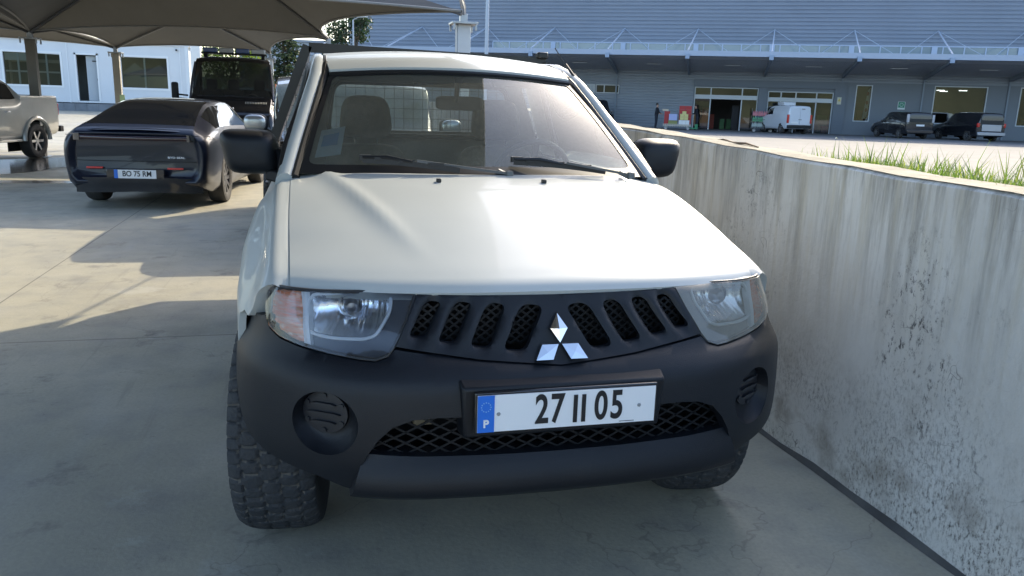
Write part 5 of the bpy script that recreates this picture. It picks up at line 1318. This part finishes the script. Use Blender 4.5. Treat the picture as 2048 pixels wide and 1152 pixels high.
# clerestory glazing
mb = MB(); mb.bb(-4.6, UR, -.01, .01, zz(5.4), zz(6.27)); cg = mb.build('clerestory_glass', mat('clerestory', (.20, .27, .31), .12, coat=.5, var=.2, vs=.3), store)
mb = MB(); mb.bb(-4.6, UR, -.05, -.015, zz(6.22), zz(6.30))
for i in range(int((UR+4.6)/1.3)): 
    u = -4.6+i*1.3; mb.bb(u-.04, u+.04, -.05, -.015, zz(5.36), zz(6.22))
for u in bays[3:]: mb.bb(u+.15, u+.50, -.12, -.052, zz(5.3), zz(6.25))
mb.build('clerestory_frame', CAW, cg)
for u in bays[2:]:
    if u > 1 and not 10 < u < 20.5: MB().bb(u-.05, u+.05, -.14, -.056, 0, zz(4.1)).build('downpipe', mat('pipe_grey', (.22, .27, .33), .5), store)
mb = MB(); mb.bb(20.33, 20.6, -.185, -.165, zz(2.32), zz(2.80)); sg = mb.build('warning_notice', mat('notice_cream', (.6, .6, .5), .6), store)
mb = MB(); mb.add([(20.37, -.19, zz(2.52)), (20.56, -.19, zz(2.52)), (20.465, -.19, zz(2.74))], [(0, 1, 2)]); mb.build('notice_triangle', mat('tri_yellow', (.65, .5, .1), .6), sg)
mb = MB(); mb.bb(24.28, 24.74, -.06, -.035, zz(2.10), zz(2.62)); sg = mb.build('assembly_sign', mat('sign_white', (.65, .72, .72), .5), store)
mb = MB(); mb.bb(24.31, 24.71, -.068, -.061, zz(2.22), zz(2.60)); mb.build('sign_green', mat('sign_green_m', (.03, .25, .16), .5), sg)
mb = MB(); mb.lathe([(.10, 0), (.12, 0)], (24.51, -.071, zz(2.41)), 'y', 16)
for a in range(4): 
    q = PI/4+a*PI/2; mb.bar((24.51+.03*math.cos(q), -.072, zz(2.41)+.03*math.sin(q)), (24.51+.11*math.cos(q), -.072, zz(2.41)+.11*math.sin(q)), .03, .004)
mb.build('sign_arrows', MATS['sign_white'], sg)

def SW(u, off, z=.0):
    """point in front of the store: u along the facade, off metres out from it"""
    return Vector((FA.x+u*.8813-off*.4726, FA.y-u*.4726-off*.8813, z))
LZ = .28
# ------------------------------------------------------------------ parked vehicles by the store
def minivan(name, loc_, rz, label, cat, pnt, lamp, tail, small=False, H=1.66, L=4.5, W=.88, bump=None):
    rt = empty(name, loc_, rz, label, cat)
    st = [(0, .42, .95, 1.02, .80, .80, .66), (.03, .34, 1.0, H-.12, W-.03, W-.03, .66), (.12, .30, 1.02, H-.03, W, W-.02, .65), (.8, .28, 1.02, H, W+.01, W, .65), (2.0, .27, 1.0, H, W+.01, W, .65), (2.6, .27, .98, H-.06, W+.01, W, .64), (3.4, .27, .95, 1.05, W+.01, W-.02, .68), (L-.5, .28, .86, .95, W, W-.04, .68), (L-.1, .32, .70, .78, W-.06, W-.12, .6), (L, .40, .58, .64, W-.14, W-.2, .5)]
    shell(rt, st, pnt, [('windscreen', BLG, 5.0, 6.0, 5.3, 7), ('side_windows', BLG, 2.0, 5.6, 4.15, 5.1)], [(.85, .33, .37), (L-.95, .33, .37)], su=4)
    for sgn in (-1, 1):
        for y in (.85, L-.95): make_wheel(rt, sgn*(W-.09), y, .32, .2, sgn, RIMA, False, 6)
        mb = MB(); mb.bb(sgn*(W-.14), sgn*(W+.005), -.02, .10, tail[0], tail[1]); mb.build('tail_light', lamp, rt, bevel=.02)
        mb = MB(); pad(mb, (sgn*(W+.09), 2.75, 1.05), .09, .05, .07, .6); mb.build('door_mirror', pnt, rt, smooth=True)
    mb = MB(); mb.grid(lambda a, t: Vector((a*(W-.17), -.012+.05*t, lerp(1.03, H-.16, t))), [-1, -.5, 0, .5, 1], [0, .5, 1]); mb.build('rear_window', mat('privacy_glass', (.012, .014, .016), .35, spec=.3), rt)
    mb = MB(); mb.bb(-W+.02, W-.02, -.10, .02, .36, .56); mb.build('rear_bumper', bump or pnt, rt, bevel=.03)
    mb = MB(); mb.bb(-.26, .26, -.03, -.012, .78, .89); mb.build('number_plate', WHITEP, rt)
    return rt
DK = paint('car_dark', (.018, .020, .026), .3, .25); SL_ = paint('car_silver', (.40, .43, .48), .5, .3)
base_rz = ang
TLW = mat('tail_clear', (.45, .45, .48), .2, coat=1)
p = SW(24.6, 5.6); minivan('parked_car', (p.x, p.y, LZ), base_rz+math.radians(18), 'black people carrier parked left of the silver one by the store', 'car', DK, TLW, (1.0, 1.5))
p = SW(28.6, 5.6); v_ = minivan('parked_car', (p.x, p.y, LZ), base_rz+math.radians(22), 'dark-sided silver estate car parked below the large store window', 'car', DK, REDL, (.85, 1.1), H=1.74, W=.95, bump=SL_)
mb = MB(); mb.bb(-.66, .66, -.035, .0, .62, 1.02); mb.build('tailgate', SL_, v_, bevel=.03)
p = SW(3.3, 1.6)
sj = minivan('parked_car', (p.x, p.y, LZ), base_rz+math.radians(200), 'dark car half hidden by the pickup windscreen pillar near the store wall', 'car', DK, REDL, (.9, 1.1), H=1.9)
# white delivery van
dv = empty('delivery_van', (*SW(17.6, 4.3)[:2], LZ), base_rz+math.radians(24), 'white refrigerated delivery van with its rear doors towards us at the store entrance', 'van')
st = [(0, .50, 1.1, 1.5, .72, .74, .62), (.03, .42, 1.1, 1.76, .80, .80, .66), (.12, .34, 1.12, 1.82, .86, .84, .68), (1.0, .30, 1.12, 1.84, .88, .86, .68), (2.1, .30, 1.10, 1.83, .88, .86, .68), (2.7, .30, 1.08, 1.72, .88, .86, .66), (3.3, .30, 1.03, 1.18, .88, .84, .68), (3.85, .32, .92, 1.02, .85, .80, .66), (4.2, .40, .70, .78, .74, .68, .55)]
VW = paint('van_white', (.66, .70, .76), 0, .4, .05)
shell(dv, st, VW, [('windscreen', BLG, 5.1, 6, 5.3, 7), ('side_windows', BLG, 4.0, 5.6, 4.2, 5.1)], [(.8, .32, .36), (3.3, .32, .36)], su=4)
for sgn in (-1, 1):
    for y in (.8, 3.3): make_wheel(dv, sgn*.79, y, .315, .2, sgn, MATS['steel_rim'], False, 6)
    mb = MB(); mb.bb(sgn*.74, sgn*.875, -.02, .10, .75, 1.25); mb.bb(sgn*.745, sgn*.88, -.022, .09, .70, .75); mb.build('tail_light', REDL, dv, bevel=.02)
    mb = MB(); mb.bb(sgn*.012, sgn*.70, -.03, .0, .60, 1.70); d_ = mb.build('rear_door', VW, dv, bevel=.03)
mb = MB(); mb.bb(-.86, .86, -.08, .05, .38, .58); mb.build('rear_bumper', BLACKP, dv, bevel=.03)
mb = MB(); mb.bb(-.60, -.12, -.06, -.035, .68, .80); mb.build('number_plate', WHITEP, dv)
mb = MB(); mb.bb(-.5, .35, 1.3, 2.2, 1.84, 2.06); mb.build('cooling_unit', VW, dv, bevel=.04)
mb = MB(); mb.bb(.08, .3, -.05, -.032, 1.60, 1.64); mb.bb(-.10, .12, -.05, -.032, .92, .95); mb.build('door_handle', TRIMB, dv)

# ------------------------------------------------------------------ people, trolleys and goods
def person(loc_, rz, label, shirt, trous, lean=0., arms=.5, seed=0):
    me = bpy.data.meshes.new('person'); V = []; E_ = []; Rr = []
    def j(p, r, par=None):
        V.append(p); Rr.append(r)
        if par is not None: E_.append((par, len(V)-1))
        return len(V)-1
    def ln(x, y, z): return (x, y+lean*max(z-.9, 0), z)
    pel = j(ln(0, 0, .95), .14); sp1 = j(ln(0, 0, 1.15), .13, pel); ch = j(ln(0, 0, 1.34), .15, sp1); nk = j(ln(0, .01, 1.47), .06, ch); hd1 = j(ln(0, .02, 1.57), .085, nk); hd2 = j(ln(0, .02, 1.68), .08, hd1)
    nose = j(ln(0, .115, 1.60), .015, hd1)
    for s in (-1, 1):
        sh_ = j(ln(s*.17, 0, 1.40), .065, ch); el = j(ln(s*.23, .04+arms*.08, 1.14), .048, sh_); wr = j(ln(s*.20, .10+arms*.30, 1.02+arms*.06), .032, el)
        hp = j(ln(s*.20, .15+arms*.33, 1.01+arms*.05), .032, wr)
        for f_ in range(4): j(ln(s*.20+(f_-1.5)*.018, .22+arms*.35-.006*abs(f_-1), .985+arms*.05), .009, hp)
        j(ln(s*.20-s*.04, .18+arms*.33, 1.01+arms*.05), .010, hp)
        hi_ = j((s*.09, 0, .90), .095, pel); kn = j((s*.10, .02, .50), .062, hi_); an = j((s*.11, -.02, .09), .042, kn); j((s*.115, .14, .04), .035, an)
    me.from_pydata(V, E_, []); ob = bpy.data.objects.new('person_body', me); COL.objects.link(ob)
    sm_ = ob.modifiers.new('s', 'SKIN'); 
    for i, r in enumerate(Rr): me.skin_vertices[0].data[i].radius = (r, r)
    me.skin_vertices[0].data[0].use_root = True
    sb = ob.modifiers.new('b', 'SUBSURF'); sb.levels = 1; sb.render_levels = 1
    dg = bpy.context.evaluated_depsgraph_get(); m2 = bpy.data.meshes.new_from_object(ob.evaluated_get(dg)); bpy.data.objects.remove(ob)
    m2.materials.clear()
    for m_ in (mat('skin', (.42, .25, .18), .6), shirt, trous, TRIMB): m2.materials.append(m_)
    for pl_ in m2.polygons:
        z = pl_.center.z; x = abs(pl_.center.x); y = pl_.center.y-lean*max(z-.9, 0)
        k = 0 if z > 1.47 else 1 if z > .94 else 2 if z > .10 else 3
        if y > .10+arms*.26 and z > .8: k = 0
        pl_.material_index = k; pl_.use_smooth = True
    ro = bpy.data.objects.new('person', m2); COL.objects.link(ro); ro.location = loc_; ro.rotation_euler = (0, 0, rz); tag(ro, label, 'person')
    mb = MB(); 
    def f(a, b): 
        p = Vector((.095*math.cos(a)*math.sin(b), -.012+.10*math.sin(a)*math.sin(b), 1.665+.105*math.cos(b))); p.y += lean*(p.z-.9); return p
    mb.grid(f, [2*PI*i/16 for i in range(17)], [PI*.58*i/7 for i in range(8)]); mb.build('hair', mat('hair', (.03, .02, .015), .8), ro, smooth=True)
    return ro
SHK = mat('cloth_black', (.02, .022, .03), .9); TRK = mat('cloth_navy', (.025, .03, .045), .9)
p = SW(8.25, 3.6); person((p.x, p.y, LZ-.02), ang-PI/2-.3, 'person in black clothes standing left of the loaded red trolley', SHK, TRK, .03, .6)
p = SW(11.0, 2.9); person((p.x, p.y, LZ-.02), ang+PI/2+.2, 'person in dark jacket leaning over the right end of the loaded trolley', SHK, TRK, .18, .9)
def trolley(u, off, L, label, col):
    p = SW(u, off); rt = empty('cargo_trolley', (p.x, p.y, LZ), ang, label, 'trolley')
    mb = MB(); mb.bb(-L/2, L/2, -.4, .4, .24, .30)
    for i in range(int(L/.16)): mb.bb(-L/2+i*.16, -L/2+i*.16+.04, -.43, -.40, .18, .36)
    mb.bb(-L/2, L/2, -.43, -.40, .34, .37); mb.build('deck', col, rt)
    for sx in (-1, 1):
        for sy in (-1, 1):
            mb = MB(); mb.lathe([(.10, -.025), (.11, 0), (.10, .025), (0, .025), (0, -.025)], (sx*(L/2-.2), sy*.3, .11), 'y', 16); mb.build('wheel', mat('caster_grey', (.5, .5, .5), .5), rt, smooth=True)
    return rt, p
rt, p = trolley(9.7, 3.4, 1.9, 'low flat trolley loaded with coloured crates at the store wall', mat('trolley_cream', (.55, .52, .45), .5))
def on(rtloc, x, y, z): return Vector((rtloc.x+x*.8813+y*.4726, rtloc.y-x*.4726+y*.8813, LZ+z))
def crate(c, d, m, label, group=None, name='crate'):
    mb = MB(); hx, hy, hz = d[0]/2, d[1]/2, d[2]
    mb.bb(-hx, hx, -hy, hy, 0, .02); t = .02
    for (a, b, e, f) in ((-hx, hx, -hy, -hy+t), (-hx, hx, hy-t, hy), (-hx, -hx+t, -hy+t, hy-t), (hx-t, hx, -hy+t, hy-t)): mb.bb(a, b, e, f, .02, hz)
    mb.bb(-hx-.012, hx+.012, -hy-.012, -hy, hz-.04, hz-.005); mb.bb(-hx*.5, hx*.5, -hy-.006, -hy, hz*.35, hz*.6); mb.bb(-hx+t, hx-t, -hy+t, hy-t, hz-.05, hz-.03)
    o = mb.build(name, m); o.location = c; o.rotation_euler = (0, 0, ang); return tag(o, label, name, group)
CR = mat('crate_red', (.42, .03, .03), .5); CBu = mat('box_lilac', (.42, .46, .72), .6); CY = mat('box_yellow', (.68, .60, .25), .6); CW_ = mat('box_white', (.62, .66, .66), .6)
rr_ = [(x, y, z) for z in range(5) for x in (.28, .70) for y in (.0,)]
c0 = None
for (x, y, z) in rr_:
    q = on(p, x, y+.15, .31+.26*z)
    if c0 is None: c0 = crate(q, (.40, .5, .25), CR, 'red plastic crate in the tall stack on the right end of the trolley', 'red crates stacked on the trolley')
    else: o = c0.copy(); o.location = q; COL.objects.link(o)
crate(on(p, -.72, 0, .31), (.36, .4, .9), CR, 'tall red crate standing at the left end of the trolley')
crate(on(p, -.30, -.2, .62), (.55, .3, .42), CBu, 'lilac box facing front above the left half of the trolley', name='box')
crate(on(p, -.30, -.2, .31), (.6, .3, .30), mat('box_olive', (.25, .26, .10), .7), 'olive box lying under the lilac box on the trolley', name='box')
cy = None
for x, z in ((.30, .66), (.58, .66), (.30, .86), (.44, 1.05), (.58, .86)):
    q = on(p, x, -.22, z)
    if cy is None: cy = crate(q, (.26, .2, .19), CY, 'small pale yellow box stacked in front of the red crates', 'yellow boxes on the trolley', 'box')
    else: o = cy.copy(); o.location = q; COL.objects.link(o)
cy = None
for x in (.22, .46, .70):
    q = on(p, x, -.24, .31)
    if cy is None: cy = crate(q, (.23, .2, .33), CW_, 'white box at the front edge of the trolley deck', 'white boxes on the trolley deck', 'box')
    else: o = cy.copy(); o.location = q; COL.objects.link(o)
crate(on(p, -.85, -.1, 1.22), (.4, .3, .14), mat('box_card', (.60, .50, .38), .7), 'brown cardboard box held out at the left end of the trolley', name='box')
p = SW(10.9, 3.4); pj_ = empty('pallet_jack', (p.x, p.y, LZ), ang, 'green hand pallet jack parked at the right end of the trolley', 'pallet jack')
mb = MB(); mb.bb(-.5, .0, -.25, -.1, .08, .16); mb.bb(-.5, .0, .1, .25, .08, .16); mb.bb(0, .2, -.25, .25, .06, .4); mb.build('forks', mat('jack_green', (.03, .22, .10), .5), pj_, bevel=.01)
mb = MB(); mb.tube([(.12, 0, .4), (.4, 0, 1.1)], .02, 6); mb.tube([(.4, -.12, 1.1), (.4, .12, 1.1)], .02, 6); mb.build('handle', TRIMB, pj_)
rt, p = trolley(15.45, 1.5, 1.5, 'roll cage of drink packs standing behind the white delivery van', mat('cage_grey', (.10, .11, .12), .5))
mb = MB(); 
for x in (-.75, .75): mb.bar((x, 0, .3), (x, 0, 1.6), .04)
mb.bar((-.75, -.42, .85), (.75, -.42, .85), .03); mb.build('cage_frame', MATS['cage_grey'], rt)
for (z, m_, lb_, gr) in ((.31, mat('pack_clear', (.42, .50, .48), .3), 'clear bottle pack on the lowest row of the roll cage', 'clear bottle packs'), (.70, mat('pack_green', (.10, .38, .20), .35), 'green bottle pack on the middle row of the roll cage', 'green bottle packs'), (1.09, mat('pack_pink', (.62, .22, .26), .45), 'pink pack on the top row of the roll cage', 'pink packs')):
    src = None
    for i in range(4):
        q = on(p, -.54+i*.36, -.05, z)
        if src is None:
            mb = MB()
            for a in range(3):
                for b in range(2): mb.lathe([(0, 0), (.05, 0), (.052, .22), (.02, .31), (.018, .34), (0, .34)], (-.11+a*.11, -.06+b*.12, 0), 'z', 10)
            mb.bb(-.165, .165, -.115, .115, .04, .20); src = mb.build('bottle_pack', m_, smooth=True); tag(src, lb_, 'pack', gr); src.rotation_euler = (0, 0, ang); src.location = q
        else: o = src.copy(); o.location = q; COL.objects.link(o)

# ------------------------------------------------------------------ lamp posts
def lamp(x, y, h, r, label):
    rt = empty('lamp_post', (x, y, .1), 0, label, 'lamp post', 'slim poles on the store lot')
    mb = MB(); mb.tube([(0, 0, 0), (0, 0, h)], [r, r*.7], 10); mb.build('pole', mat('pole_grey', (.38, .44, .52), .45, metal=.3), rt, smooth=True)
    mb = MB(); mb.tube([(0, 0, h), (.3, -.3, h+.15)], .03, 6); mb.box((.45, -.45, h+.15), (.5, .22, .09), rz=-PI/4); mb.build('lamp_head', GALV, rt)
    mb = MB(); mb.lathe([(r*2, 0), (r*2, .15), (r, .2)], (0, 0, 0), 'z', 10); mb.build('foot', GALV, rt)
lamp(8.3, 39.2, 9, .11, 'tall pale lamp post right of the thick white post')
lamp(1.72, 40.9, 5.4, .055, 'thin pale pole left of the thick white post')

for o in bpy.data.objects:
    if o.name.startswith('side_windows'): o.name = 'side_window'
